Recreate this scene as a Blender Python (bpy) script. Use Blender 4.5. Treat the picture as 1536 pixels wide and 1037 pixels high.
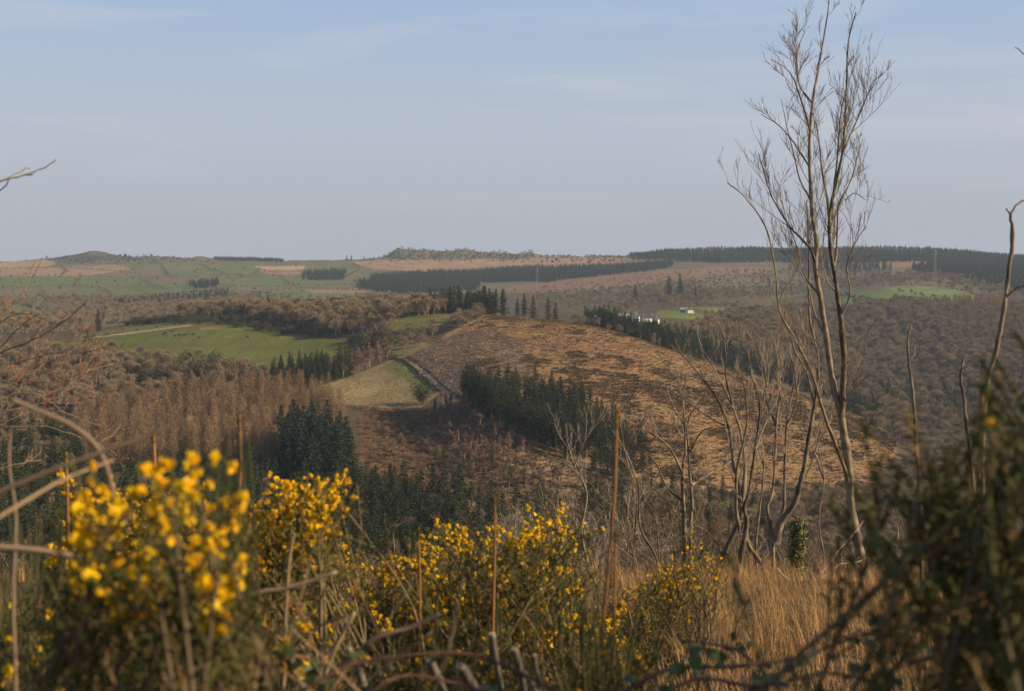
import bpy, math, random
import numpy as np
from mathutils import Vector

for o in list(bpy.data.objects): bpy.data.objects.remove(o)
S = bpy.context.scene
C = S.collection
rng = np.random.default_rng(7)
random.seed(7)
R = math.radians

# ------------------------------------------------------------------ camera
E = 130.0            # eye height above datum
F = 2133.0           # focal length in photo pixels (50 mm on a 36 mm frame, 1536 px wide)
HY = 400.0           # photo row of the true horizon
cam_d = bpy.data.cameras.new('camera'); cam = bpy.data.objects.new('camera', cam_d); C.objects.link(cam)
cam.location = (0, 0, E); cam.rotation_euler = (R(90), 0, 0)
cam_d.lens = 50; cam_d.sensor_width = 36; cam_d.shift_y = -(518.5 - HY) / 1536
cam_d.clip_start = 0.05; cam_d.clip_end = 30000
cam_d.dof.use_dof = True; cam_d.dof.focus_distance = 45; cam_d.dof.aperture_fstop = 7.0
S.camera = cam

# ------------------------------------------------------------------ sky and sun
SUN_EL, SUN_AZ = 25.0, 100.0      # azimuth clockwise from the view direction (+Y)
W = bpy.data.worlds.new('World'); S.world = W; W.use_nodes = True
nt = W.node_tree; nt.nodes.clear()
sky = nt.nodes.new('ShaderNodeTexSky'); sky.sky_type = 'NISHITA'; sky.sun_disc = False
sky.sun_elevation = R(SUN_EL); sky.sun_rotation = R(SUN_AZ)
sky.altitude = 150; sky.air_density = 1.0; sky.dust_density = 0.25; sky.ozone_density = 2.0
tc = nt.nodes.new('ShaderNodeTexCoord')
mp = nt.nodes.new('ShaderNodeMapping'); mp.inputs['Scale'].default_value = (1.5, 1.2, 15.0); mp.inputs['Rotation'].default_value = (0, R(7), 0)
nz = nt.nodes.new('ShaderNodeTexNoise'); nz.inputs['Scale'].default_value = 2.3; nz.inputs['Detail'].default_value = 6; nz.inputs['Roughness'].default_value = .55; nz.inputs['Distortion'].default_value = .5
cr = nt.nodes.new('ShaderNodeMapRange'); cr.inputs[1].default_value = .48; cr.inputs[2].default_value = .80; cr.inputs[3].default_value = 0; cr.inputs[4].default_value = .5
mx = nt.nodes.new('ShaderNodeMix'); mx.data_type = 'RGBA'; mx.inputs[7].default_value = (4.2, 4.3, 5.0, 1)
bg = nt.nodes.new('ShaderNodeBackground'); bg.inputs[1].default_value = 0.080
wo = nt.nodes.new('ShaderNodeOutputWorld')
L = nt.links.new
L(tc.outputs['Generated'], mp.inputs[0]); L(mp.outputs[0], nz.inputs[0]); L(nz.outputs[0], cr.inputs[0])
sx = nt.nodes.new('ShaderNodeSeparateXYZ'); el = nt.nodes.new('ShaderNodeValToRGB')      # the high veil thins with elevation, as a layer seen through less air
for pos, v in ((.0, .97), (.06, .96), (.12, .94), (.2, .88), (.45, .6), (1., .4)):
    e_ = el.color_ramp.elements[0] if pos == 0 else el.color_ramp.elements[-1] if pos == 1 else el.color_ramp.elements.new(pos)
    e_.color = (v, v, v, 1)
L(tc.outputs['Generated'], sx.inputs[0]); L(sx.outputs[2], el.inputs[0]); L(el.outputs[0], mx.inputs[0])
vc = nt.nodes.new('ShaderNodeValToRGB'); vs = nt.nodes.new('ShaderNodeVectorMath'); vs.operation = 'SCALE'; vs.inputs['Scale'].default_value = 8.0    # grey near the horizon, blue above
for pos, c_ in ((.0, (3.25, 3.40, 3.85)), (.10, (3.75, 4.15, 4.80)), (.19, (3.05, 3.95, 5.50)), (.45, (2.0, 2.9, 4.6)), (1., (1.3, 2.1, 3.8))):
    e_ = vc.color_ramp.elements[0] if pos == 0 else vc.color_ramp.elements[-1] if pos == 1 else vc.color_ramp.elements.new(pos)
    e_.color = (*[x / 8 for x in c_], 1)
L(sx.outputs[2], vc.inputs[0]); L(vc.outputs[0], vs.inputs[0]); L(vs.outputs[0], mx.inputs[7])
cm = nt.nodes.new('ShaderNodeMix'); cm.data_type = 'RGBA'; cm.inputs[7].default_value = (5.4, 5.3, 5.5, 1); cz = nt.nodes.new('ShaderNodeMapRange'); cz.inputs[1].default_value = .03; cz.inputs[2].default_value = .11; cz.inputs[3].default_value = .15; cmu = nt.nodes.new('ShaderNodeMath'); cmu.operation = 'MULTIPLY'; L(sx.outputs[2], cz.inputs[0]); L(cz.outputs[0], cmu.inputs[0]); L(cr.outputs[0], cmu.inputs[1]); L(cmu.outputs[0], cm.inputs[0]); L(mx.outputs[2], cm.inputs[6]); L(cm.outputs[2], bg.inputs[0])
L(sky.outputs[0], mx.inputs[6]); L(bg.outputs[0], wo.inputs[0])
sl = bpy.data.lights.new('sun', 'SUN'); so = bpy.data.objects.new('sun', sl); C.objects.link(so)
sl.energy = 5.0; sl.angle = R(0.53); sl.color = (1.0, 0.78, 0.50)
to_sun = Vector((math.sin(R(SUN_AZ)) * math.cos(R(SUN_EL)), math.cos(R(SUN_AZ)) * math.cos(R(SUN_EL)), math.sin(R(SUN_EL))))
so.rotation_euler = to_sun.to_track_quat('Z', 'Y').to_euler()
so.location = (300, -60, 400)
S.view_settings.view_transform = 'Standard'; S.view_settings.look = 'None'
S.view_settings.gamma = 1; S.view_settings.use_curve_mapping = False
S.view_settings.exposure = 0.65
S.render.engine = 'CYCLES'

# ------------------------------------------------------------------ helpers
def link(o, parent=None):
    C.objects.link(o)
    if parent is not None: o.parent = parent
    return o
def tag(o, label=None, cat=None, group=None, kind=None):
    if label: o['label'] = label
    if cat: o['category'] = cat
    if group: o['group'] = group
    if kind: o['kind'] = kind
    return o
def empty(name, loc=(0, 0, 0), rz=0.0, sc=1.0):
    o = bpy.data.objects.new(name, None); C.objects.link(o)
    o.location = loc; o.rotation_euler = (0, 0, rz); o.scale = (sc,) * 3 if not isinstance(sc, tuple) else sc
    o.empty_display_size = .2
    return o

class MB:
    """collects triangles / quads in numpy blocks"""
    def __init__(s): s.v = []; s.t = []; s.q = []; s.n = 0; s.tm = []; s.qm = []
    def tris(s, v, f, m=0):
        s.v.append(np.asarray(v, float)); f = np.asarray(f, int) + s.n; s.t.append(f); s.tm.append(np.full(len(f), m)); s.n += len(v)
    def quads(s, v, f, m=0):
        s.v.append(np.asarray(v, float)); f = np.asarray(f, int) + s.n; s.q.append(f); s.qm.append(np.full(len(f), m)); s.n += len(v)
    def tube(s, pts, rad, k=5, m=0, cap=True):
        P = np.asarray(pts, float); r = np.asarray(rad, float); n = len(P)
        T = np.gradient(P, axis=0); T /= np.linalg.norm(T, axis=1)[:, None] + 1e-9
        ref = np.array([0.31, 0.2, 0.93]) if abs(T[0] @ np.array([0.31, .2, .93])) < .93 else np.array([1., 0.1, 0.])
        A = np.cross(T, ref); A /= np.linalg.norm(A, axis=1)[:, None] + 1e-9
        B = np.cross(T, A)
        a = np.arange(k) * 2 * np.pi / k
        V = P[:, None] + r[:, None, None] * (A[:, None] * np.cos(a)[None, :, None] + B[:, None] * np.sin(a)[None, :, None])
        V = V.reshape(-1, 3)
        i, j = np.meshgrid(np.arange(n - 1), np.arange(k), indexing='ij'); j2 = (j + 1) % k
        f = np.stack([i * k + j, i * k + j2, (i + 1) * k + j2, (i + 1) * k + j], -1).reshape(-1, 4)
        s.quads(V, f, m)
        if cap:
            o = s.n - n * k
            for base in (0, (n - 1) * k):
                s.t.append(np.array([[o + base, o + base + x, o + base + x + 1] for x in range(1, k - 1)])); s.tm.append(np.full(k - 2, m))
    def box(s, c, d, m=0, rz=0.0):
        x, y, z = np.array(d) / 2
        V = np.array([[-x, -y, -z], [x, -y, -z], [x, y, -z], [-x, y, -z], [-x, -y, z], [x, -y, z], [x, y, z], [-x, y, z]])
        c_, s_ = math.cos(rz), math.sin(rz)
        V = V @ np.array([[c_, s_, 0], [-s_, c_, 0], [0, 0, 1]]) + np.array(c)
        s.quads(V, [[0, 3, 2, 1], [4, 5, 6, 7], [0, 1, 5, 4], [1, 2, 6, 5], [2, 3, 7, 6], [3, 0, 4, 7]], m)
    def twigs(s, P, D, Ln, Wd, m=0, bend=0.0):
        """thin triangles, wide at the base; P origins, D unit dirs"""
        P = np.asarray(P, float); D = np.asarray(D, float); n = len(P)
        if n == 0: return
        D = D / (np.linalg.norm(D, axis=1)[:, None] + 1e-9)
        X = rng.normal(size=(n, 3)); X -= (X * D).sum(1)[:, None] * D; X /= np.linalg.norm(X, axis=1)[:, None] + 1e-9
        Ln = np.broadcast_to(Ln, (n,))[:, None]; Wd = np.broadcast_to(Wd, (n,))[:, None]
        V = np.stack([P - X * Wd / 2, P + X * Wd / 2, P + D * Ln + np.array([0, 0, bend]) * Ln], 1).reshape(-1, 3)
        s.tris(V, np.arange(3 * n).reshape(-1, 3), m)
    def leaves(s, P, D, N, Ln, Wd, m=0):
        """kite shaped leaves: two triangles each"""
        P = np.asarray(P, float); n = len(P)
        if n == 0: return
        D = D / (np.linalg.norm(D, axis=1)[:, None] + 1e-9)
        X = np.cross(D, N); X /= np.linalg.norm(X, axis=1)[:, None] + 1e-9
        Ln = np.broadcast_to(Ln, (n,))[:, None]; Wd = np.broadcast_to(Wd, (n,))[:, None]
        U = np.cross(X, D)
        V = np.stack([P, P + D * Ln * .45 + X * Wd / 2 + U * Wd * .12, P + D * Ln, P + D * Ln * .45 - X * Wd / 2 + U * Wd * .12], 1).reshape(-1, 3)
        b = np.arange(n)[:, None] * 4
        s.tris(V, np.concatenate([b + [0, 1, 2], b + [0, 2, 3]]), m)
    def mesh(s, name, mats, smooth=False):
        me = bpy.data.meshes.new(name)
        V = np.concatenate(s.v) if s.v else np.zeros((0, 3))
        t = np.concatenate(s.t) if s.t else np.zeros((0, 3), int); q = np.concatenate(s.q) if s.q else np.zeros((0, 4), int)
        mi = np.concatenate(s.tm + s.qm) if (s.tm or s.qm) else np.zeros(0)
        nf = len(t) + len(q)
        me.vertices.add(len(V)); me.vertices.foreach_set('co', V.astype(np.float32).ravel())
        li = np.concatenate([t.ravel(), q.ravel()]).astype(np.int32)
        me.loops.add(len(li)); me.loops.foreach_set('vertex_index', li)
        st = np.concatenate([np.arange(len(t)) * 3, len(t) * 3 + np.arange(len(q)) * 4]).astype(np.int32)
        me.polygons.add(nf); me.polygons.foreach_set('loop_start', st)
        if not isinstance(mats, (list, tuple)): mats = [mats]
        for m in mats: me.materials.append(m)
        me.polygons.foreach_set('material_index', mi.astype(np.int32))
        me.polygons.foreach_set('use_smooth', np.full(nf, smooth))
        me.update(); me.validate()
        return me
    def obj(s, name, mats, parent=None, smooth=False, kind=None):
        o = bpy.data.objects.new(name, s.mesh(name, mats, smooth)); link(o, parent)
        if kind: o['kind'] = kind
        return o

def unit(n): 
    d = rng.normal(size=(n, 3)); return d / np.linalg.norm(d, axis=1)[:, None]

MATS = {}; ALB = .83      # overall albedo level
def mat(name, col, rough=.85, var=.25, nscale=0.0, namp=.3, spec=.15, hue=0.0, trans=0.0, col2=None):
    """plain principled colour, varied per object (Object Info random) and by noise; hue shifts red/green a little"""
    if name in MATS: return MATS[name]
    col = tuple(c * ALB for c in col); col2 = tuple(c * ALB for c in col2) if col2 else None
    m = bpy.data.materials.new(name); m.use_nodes = True; t = m.node_tree; b = t.nodes['Principled BSDF']
    b.inputs['Roughness'].default_value = rough; b.inputs['Specular IOR Level'].default_value = spec
    c2 = col2 if col2 else tuple(c * (1 - var) for c in col)
    mixn = t.nodes.new('ShaderNodeMix'); mixn.data_type = 'RGBA'
    mixn.inputs[6].default_value = (*c2, 1); mixn.inputs[7].default_value = (*[min(1, c * (1 + var * .6)) if not col2 else c for c in col], 1)
    oi = t.nodes.new('ShaderNodeObjectInfo')
    out = oi.outputs['Random']
    if nscale:
        tcx = t.nodes.new('ShaderNodeTexCoord'); n = t.nodes.new('ShaderNodeTexNoise'); n.inputs['Scale'].default_value = nscale; n.inputs['Detail'].default_value = 4
        t.links.new(tcx.outputs['Object'], n.inputs[0])
        ma = t.nodes.new('ShaderNodeMapRange'); ma.inputs[1].default_value = .3; ma.inputs[2].default_value = .7; ma.inputs[3].default_value = -namp; ma.inputs[4].default_value = namp
        t.links.new(n.outputs[0], ma.inputs[0])
        ad = t.nodes.new('ShaderNodeMath'); ad.operation = 'ADD'; ad.use_clamp = True
        t.links.new(out, ad.inputs[0]); t.links.new(ma.outputs[0], ad.inputs[1]); out = ad.outputs[0]
    t.links.new(out, mixn.inputs[0]); t.links.new(mixn.outputs[2], b.inputs['Base Color'])
    if trans:
        tr = t.nodes.new('ShaderNodeBsdfTranslucent'); ms = t.nodes.new('ShaderNodeMixShader'); ms.inputs[0].default_value = trans
        t.links.new(mixn.outputs[2], tr.inputs[0]); t.links.new(b.outputs[0], ms.inputs[1]); t.links.new(tr.outputs[0], ms.inputs[2])
        t.links.new(ms.outputs[0], t.nodes['Material Output'].inputs[0])
    MATS[name] = m
    return m

# ------------------------------------------------------------------ terrain height
NEAR = [(-40, -1.2), (0, -1.62), (4, -1.75), (9, -2.35), (14, -3.1), (18, -4.05), (24, -5.7), (32, -8.6), (45, -14), (62, -23), (110, -50), (200, -86), (300, -106)]
def pp(lst): return [(Y, -(Y * (py - HY) / F)) for Y, py in lst]
COLS = {
 -700: pp([(360,1040),(450,880),(550,780),(650,710),(750,655),(850,600),(950,560),(1100,530),(1300,505),(1500,495),(1900,480),(2300,458),(2700,438),(3200,422),(4000,402),(4600,394),(5200,400),(6800,404)]),
 0: pp([(360,1040),(450,870),(550,780),(650,705),(750,650),(850,592),(930,556),(1000,532),(1100,513),(1250,503),(1500,492),(1900,474),(2300,454),(2700,436),(3200,420),(4000,401),(4500,393),(5200,398),(6800,404)]),
 140: pp([(360,1040),(450,870),(550,780),(650,702),(750,647),(850,588),(930,552),(1000,527),(1100,504),(1200,496),(1350,497),(1500,492),(1900,478),(2300,457),(2700,440),(3200,424),(4000,403),(4600,386),(5200,394),(6800,404)]),
 300: pp([(360,1040),(450,870),(550,780),(650,700),(750,645),(850,585),(930,548),(1000,520),(1100,489),(1200,476),(1300,478),(1450,484),(1800,480),(2300,460),(2700,443),(3200,427),(4000,402),(4600,388),(5200,394),(6800,404)]),
 450: pp([(360,1040),(450,872),(550,785),(640,708),(720,655),(780,615),(850,580),(920,550),(1000,518),(1080,490),(1150,478),(1250,474),(1400,478),(1800,478),(2300,460),(2700,443),(3200,427),(4000,403),(4600,391),(5200,396),(6800,404)]),
 560: pp([(360,1045),(450,880),(550,790),(620,722),(700,660),(760,627),(800,606),(850,577),(900,552),(950,530),(1000,505),(1080,478),(1150,470),(1250,468),(1450,475),(2000,466),(2600,445),(3300,424),(4000,405),(4600,389),(5200,395),(6800,404)]),
 620: pp([(360,1050),(450,885),(550,795),(620,725),(700,662),(760,628),(800,604),(850,572),(900,542),(950,518),(1000,495),(1080,472),(1150,469),(1250,469),(1450,476),(2000,467),(2600,446),(3300,425),(4000,403),(4500,385),(4800,378),(5300,386),(6800,402)]),
 740: pp([(360,1055),(450,900),(520,815),(600,720),(680,650),(750,603),(820,560),(900,520),(960,495),(1020,477),(1080,472),(1200,480),(1500,490),(2000,473),(2600,450),(3200,426),(3800,408),(4400,391),(4700,382),(5200,388),(6800,402)]),
 900: pp([(360,1060),(450,925),(520,835),(600,748),(680,688),(750,634),(820,582),(900,535),(960,507),(1010,491),(1060,488),(1200,500),(1450,482),(1700,474),(2200,460),(2800,432),(3400,412),(4200,394),(4600,387),(5200,392),(6800,402)]),
 1050: pp([(360,1060),(450,945),(520,865),(600,785),(680,722),(750,667),(820,617),(900,572),(960,550),(1010,541),(1080,545),(1200,530),(1400,490),(1550,473),(1800,461),(2200,449),(2700,430),(3200,412),(3800,391),(4200,379),(4800,385),(6800,400)]),
 1200: pp([(360,1065),(450,985),(520,910),(600,832),(680,764),(750,704),(820,652),(880,617),(940,596),(1000,591),(1100,593),(1250,572),(1500,530),(1800,490),(2200,464),(2700,440),(3200,418),(3700,396),(4100,380),(4700,386),(6800,400)]),
 1330: pp([(360,1070),(450,1010),(520,955),(600,880),(680,803),(750,742),(820,695),(870,672),(920,666),(1000,661),(1200,620),(1400,570),(1700,515),(2000,466),(2200,448),(2400,432),(2800,416),(3300,400),(3800,384),(4100,376),(4700,383),(6800,400)]),
 1536: pp([(360,1070),(450,1015),(520,965),(600,900),(700,825),(800,763),(900,716),(1000,680),(1200,620),(1400,562),(1700,510),(2000,472),(2300,450),(2600,430),(3200,408),(3800,395),(4100,391),(4700,395),(6800,402)]),
 2240: pp([(360,1070),(450,1015),(520,965),(600,900),(700,825),(800,763),(900,716),(1000,680),(1200,620),(1400,565),(1700,512),(2000,476),(2300,452),(2600,432),(3200,410),(3800,398),(4100,395),(4700,398),(6800,402)]),
}
def pchip(x, y, xi):
    x = np.asarray(x, float); y = np.asarray(y, float); h = np.diff(x); d = np.diff(y) / h
    m = np.zeros_like(y); w1 = 2 * h[1:] + h[:-1]; w2 = h[1:] + 2 * h[:-1]
    ok = d[1:] * d[:-1] > 0
    m[1:-1] = np.where(ok, (w1 + w2) / (w1 / np.where(d[:-1] == 0, 1e-9, d[:-1]) + w2 / np.where(d[1:] == 0, 1e-9, d[1:])), 0); m[0] = d[0]; m[-1] = d[-1]
    i = np.clip(np.searchsorted(x, xi) - 1, 0, len(h) - 1); t = np.clip((xi - x[i]) / h[i], 0, 1)
    return (2*t**3-3*t**2+1)*y[i] + (t**3-2*t**2+t)*h[i]*m[i] + (-2*t**3+3*t**2)*y[i+1] + (t**3-t**2)*h[i]*m[i+1]
YT = np.concatenate([np.arange(-40, 60, 1.), np.arange(60, 600, 5.), np.arange(600, 1500, 8.), np.arange(1500, 6801, 20.)])
CX = np.array(sorted(COLS)); TAB = np.array([pchip([a for a, _ in NEAR + COLS[c]], [b for _, b in NEAR + COLS[c]], YT) for c in CX])
# resample smoothly in photo-column direction (gaussian smoothed linear)
PXG = np.arange(-700, 2241, 10.0)
TG = np.array([np.interp(PXG, CX, TAB[:, j]) for j in range(len(YT))]).T
kern = np.exp(-0.5 * (np.arange(-6, 7) / 2.6) ** 2); kern /= kern.sum()
TGp = np.pad(TG, ((6, 6), (0, 0)), mode='edge'); TG = sum(kern[i] * TGp[i:i + len(PXG)] for i in range(13))
_w = [(rng.normal(size=2), rng.uniform(0, 6.28)) for _ in range(40)]
def waves(X, Y, scale, k0, n=8):
    r = np.zeros(np.shape(X))
    for i in range(n):
        d, ph = _w[(k0 + i) % 40]; r = r + np.sin((X * d[0] + Y * d[1]) / scale * (1 + .35 * i) + ph) / (1 + .3 * i)
    return r / n * 2
def ground(X, Y):
    X = np.asarray(X, float); Y = np.asarray(Y, float)
    px = 768 + F * X / np.maximum(Y, 40)
    fx = np.clip((px - PXG[0]) / 10, 0, len(PXG) - 1.001); i = fx.astype(int); a = fx - i
    fy = np.interp(Y, YT, np.arange(len(YT))); j = np.clip(fy.astype(int), 0, len(YT) - 2); b = fy - j
    z = TG[i, j]*(1-a)*(1-b) + TG[i+1, j]*a*(1-b) + TG[i, j+1]*(1-a)*b + TG[i+1, j+1]*a*b
    z = z + waves(X, Y, 2.0, 3) * .06 * np.clip(Y / 6, .3, 1) + waves(X, Y, 9, 11) * np.clip((Y - 10) / 300, 0, .5) + waves(X, Y, 55, 20) * np.clip((Y - 300) / 700, 0, 1.2)
    far = np.clip((Y - 3900) / 500, 0, 1)
    z = z + far * (np.abs(waves(X, Y, 20, 8, 10)) * 4 + np.abs(waves(X, Y, 42, 5, 10)) * 7 + waves(X, Y, 150, 30) * 3 - 3)
    # rocky tors on the left and middle skylines
    for (tx, ty, h, s) in TORS: z = z + h * np.exp(-(((X - tx) / s) ** 2 + ((Y - ty) / (s * 1.4)) ** 2))
    return E + z
def wx(px, Y): return (px - 768) / F * Y
TORS = [(wx(98, 4550), 4550, 9, 40), (wx(138, 4600), 4600, 17, 55), (wx(160, 4600), 4600, 8, 80), (wx(305, 4600), 4600, 9, 30), (wx(600, 4750), 4750, 6, 45), (wx(660, 4750), 4750, 5, 60), (wx(630, 4700), 4700, 8, 25), (wx(597, 4750), 4750, 10, 30), (wx(615, 4750), 4750, 12, 60), (wx(700, 4750), 4750, 14, 55), (wx(745, 4760), 4760, 10, 40), (wx(795, 4720), 4720, 12, 40), (wx(860, 4700), 4700, 5, 60), (wx(1060, 4150), 4150, 13, 130), (wx(1000, 4150), 4150, 5, 60), (wx(1370, 4080), 4080, 11, 90), (wx(1310, 4080), 4080, 7, 60), (wx(1450, 4080), 4080, 4, 70), (wx(60, 4500), 4500, 5, 50), (wx(230, 4600), 4600, 5, 60)]
def project(X, Y, Z): return 768 + F * X / Y, HY + F * (E - Z) / Y
def unproject(px, py, Y0=4.0, Y1=6500):
    """ground point seen at photo pixel (first hit beyond Y0)"""
    Ys = np.exp(np.linspace(math.log(Y0), math.log(Y1), 3000)); Xs = wx(px, Ys)
    p = HY + F * (E - ground(Xs, Ys)) / Ys
    k = np.argmax(p <= py); Y = Ys[k]
    return np.array([wx(px, Y), Y, float(ground(wx(px, Y), Y))])
def inpoly(px, py, poly):
    px = np.asarray(px); py = np.asarray(py); c = np.zeros(px.shape, bool); n = len(poly)
    for i in range(n):
        x1, y1 = poly[i]; x2, y2 = poly[i - 1]
        if y1 == y2: continue
        c ^= ((y1 > py) != (y2 > py)) & (px < (x2 - x1) * (py - y1) / (y2 - y1) + x1)
    return c

# ------------------------------------------------------------------ land cover (pixel outlines on the ground, with a depth range)
LITTER = (.115, .088, .048); GREEN = (.13, .14, .036); BRACKEN = (.26, .165, .08)
COVER = [
 # near bank
 ([(-3000,3000),(5000,3000),(5000,0),(-3000,0)], -50, 60, (.10, .078, .038)),
 # far: general tone of heath and hedged pasture
 ([(-900,520),(620,520),(760,470),(760,300),(-900,300)], 1300, 2450, (.145, .125, .062)),
 ([(-900,440),(2500,440),(2500,300),(-900,300)], 2300, 6900, (.15, .13, .07)),
 # left distant pastures
 ([(-700,436),(0,434),(210,432),(330,436),(470,440),(460,447),(200,444),(60,446),(0,444),(-700,450)], 1500, 4400, (.125,.145,.055)),
 ([(180,398),(300,395),(380,396),(520,400),(560,408),(520,416),(380,414),(250,411),(190,408)], 1500, 6000, (.13,.15,.05)),
 ([(0,416),(120,418),(210,419),(215,426),(90,430),(0,432)], 1500, 6000, (.12,.15,.05)),
 ([(330,418),(520,416),(540,424),(470,430),(350,428)], 1500, 5000, (.13,.155,.055)),
 ([(190,428),(330,424),(345,431),(200,437)], 1500, 5000, (.10,.14,.04)),
 ([(370,440),(440,434),(545,440),(500,448),(400,450)], 1500, 4000, (.12,.17,.06)),
 ([(0,459),(30,456),(60,461),(75,466),(0,466)], 1300, 4000, (.14,.16,.045)),
 ([(40,468),(70,464),(76,472),(45,477)], 1250, 4000, (.14,.16,.045)),
 ([(90,405),(240,400),(245,411),(110,418)], 2000, 6000, (.17,.14,.075)),
 ([(225,420),(330,418),(335,425),(240,427)], 2000, 6000, (.16,.13,.07)),
 ([(0,436),(90,434),(100,440),(0,443)], 1800, 5000, (.17,.145,.075)),
 ([(345,430),(450,431),(440,437),(360,437)], 1800, 5000, (.18,.14,.08)),
 ([(250,398),(330,397),(330,403),(260,405)], 2500, 6000, (.16,.16,.065)),
 ([(430,408),(530,407),(540,412),(450,415)], 2500, 6000, (.19,.155,.08)),
 # tan heath strips on the left ridge
 ([(-400,394),(0,392),(78,391),(85,397),(60,401),(0,402),(-400,402)], 2500, 6000, (.36,.25,.13)),
 ([(0,403),(120,400),(185,397),(195,406),(120,414),(0,415)], 2500, 6000, (.30,.20,.105)),
 ([(380,400),(455,399),(458,404),(400,406)], 2500, 6000, (.42,.30,.17)),
 ([(385,404),(455,405),(445,413),(400,412)], 2500, 6000, (.27,.16,.09)),
 ([(455,435),(560,432),(548,439),(470,440)], 2000, 5000, (.28,.19,.10)),
 ([(60,384),(190,378),(200,390),(90,391)], 3500, 6000, (.10,.085,.06)),
 # rocky tan ridge in the middle
 ([(525,393),(600,389),(760,388),(900,386),(1000,390),(990,397),(900,402),(760,404),(640,408),(560,404)], 3000, 6000, (.33,.21,.115)),
 ([(560,384),(640,372),(760,378),(900,380),(900,386),(760,389),(600,391)], 3500, 6000, (.17,.135,.075)),
 # bracken slope under the middle plantation
 ([(760,430),(880,417),(1000,405),(1100,400),(1160,402),(1150,410),(1000,418),(930,432),(800,440),(760,438)], 1800, 4600, (.23,.14,.085)),
 # right: hill top heath and pastures
 ([(1270,397),(1390,392),(1400,399),(1300,403)], 2400, 5000, (.25,.155,.085)),
 ([(1325,431),(1400,430),(1450,438),(1472,447),(1460,451),(1400,449),(1345,440)], 1600, 3200, (.15,.20,.06)),
 ([(1280,437),(1330,436),(1370,445),(1330,450),(1270,445)], 1600, 3200, (.14,.165,.05)),
 ([(1250,444),(1295,449),(1320,455),(1270,456)], 1600, 3200, (.13,.18,.05)),
 ([(985,466),(1035,466),(1060,474),(1040,480),(990,476)], 1250, 2200, (.15,.19,.045)),
 ([(1040,461),(1090,461),(1140,466),(1140,472),(1075,472)], 1250, 2200, (.13,.17,.045)),
 ([(1140,442),(1190,437),(1210,442),(1160,450)], 1250, 2600, (.13,.18,.05)),
 ([(940,450),(990,447),(990,451),(945,455)], 1250, 2600, (.15,.16,.05)),
 ([(1380,452),(1480,452),(1540,462),(1400,460)], 1600, 3000, (.20,.12,.06)),
 # spur: cow field, strips, upper field
 ([(60,514),(150,505),(270,487),(320,482),(400,494),(520,512),(520,530),(420,552),(330,550),(150,532),(80,524)], 880, 1230, GREEN),
 ([(110,502),(200,490),(262,478),(290,480),(282,488),(200,497),(120,506)], 950, 1300, (.15,.16,.05)),
 ([(120,508),(200,498),(288,487),(290,489),(200,500.5),(120,510)], 950, 1300, (.33,.26,.17)),
 ([(572,474),(670,468),(690,472),(664,486),(630,496),(600,512),(580,512)], 940, 1200, (.16,.155,.05)),
 ([(298,492),(330,491),(328,494),(302,495)], 950, 1200, (.24,.17,.08)),
 # grassy patch
 ([(455,588),(520,566),(560,552),(596,536),(630,562),(662,590),(630,612),(560,612),(500,604)], 740, 960, (.28,.215,.10)),
 ([(590,540),(625,562),(655,588),(640,592),(600,565),(570,552)], 740, 960, (.165,.17,.055)),
 ([(575,525),(612,510),(640,515),(630,530),(600,536)], 850, 1020, (.19,.17,.065)),
 # clear-felled slope
 ([(598,537),(640,518),(690,498),(735,470),(800,468),(900,482),(960,508),(1050,536),(1200,584),(1290,622),(1345,664),(1335,735),(1180,745),(1050,735),(920,710),(800,670),(700,612),(650,585)], 620, 1100, BRACKEN),
 ([(600,537),(645,518),(700,500),(760,502),(790,530),(800,560),(740,590),(690,600),(655,582)], 700, 1060, (.21,.155,.115)),
 ([(735,470),(700,486),(670,500),(660,510),(700,500),(745,478)], 850, 1060, (.33,.20,.10)),
 # bracken and scrub below the patch, pale strip
 ([(540,610),(640,612),(720,640),(760,690),(700,740),(600,730),(540,690)], 560, 800, (.20,.11,.06)),
 ([(640,625),(680,635),(690,660),(670,680),(640,660)], 560, 800, (.33,.17,.085)),
 ([(715,640),(770,662),(830,690),(885,722),(860,748),(800,720),(740,680)], 560, 780, (.25,.175,.10)),
]
us = np.concatenate([np.linspace(-.78, -.43, 22)[:-1], np.linspace(-.43, .43, 560), np.linspace(.43, .78, 22)[1:]])
ys = np.concatenate([np.linspace(-30, 30, 61)[:-1], np.exp(np.linspace(math.log(30), math.log(560), 130))[:-1], np.linspace(560, 1250, 230)[:-1], np.exp(np.linspace(math.log(1250), math.log(6700), 210))])
UU, YY = np.meshgrid(us, ys); XX = UU * (YY + 34); ZZ = ground(XX, YY)
PX, PY = 768 + F * XX / np.maximum(YY, 1), HY + F * (E - ZZ) / np.maximum(YY, 1)
# wobble so that borders are not ruled lines
PXw = PX + waves(XX, YY, 30, 1) * 1.2; PYw = PY + waves(XX, YY, 35, 13) * .5
COL = np.empty(XX.shape + (3,)); COL[:] = np.array(LITTER) * ALB
for poly, a, b, c in COVER:
    m = (YY >= a) & (YY <= b) & (inpoly(PXw, PYw, poly) if a >= 0 else True)
    COL[m] = np.array(c) * ALB
nr, nc = XX.shape
V = np.stack([XX, YY, ZZ], -1).reshape(-1, 3)
i, j = np.meshgrid(np.arange(nr - 1), np.arange(nc - 1), indexing='ij')
fq = np.stack([i * nc + j, i * nc + j + 1, (i + 1) * nc + j + 1, (i + 1) * nc + j], -1).reshape(-1, 4)
tm = bpy.data.materials.new('terrain'); tm.use_nodes = True; t = tm.node_tree; b = t.nodes['Principled BSDF']
b.inputs['Roughness'].default_value = .95; b.inputs['Specular IOR Level'].default_value = .05
at = t.nodes.new('ShaderNodeAttribute'); at.attribute_name = 'cover'
geo = t.nodes.new('ShaderNodeNewGeometry')
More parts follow.
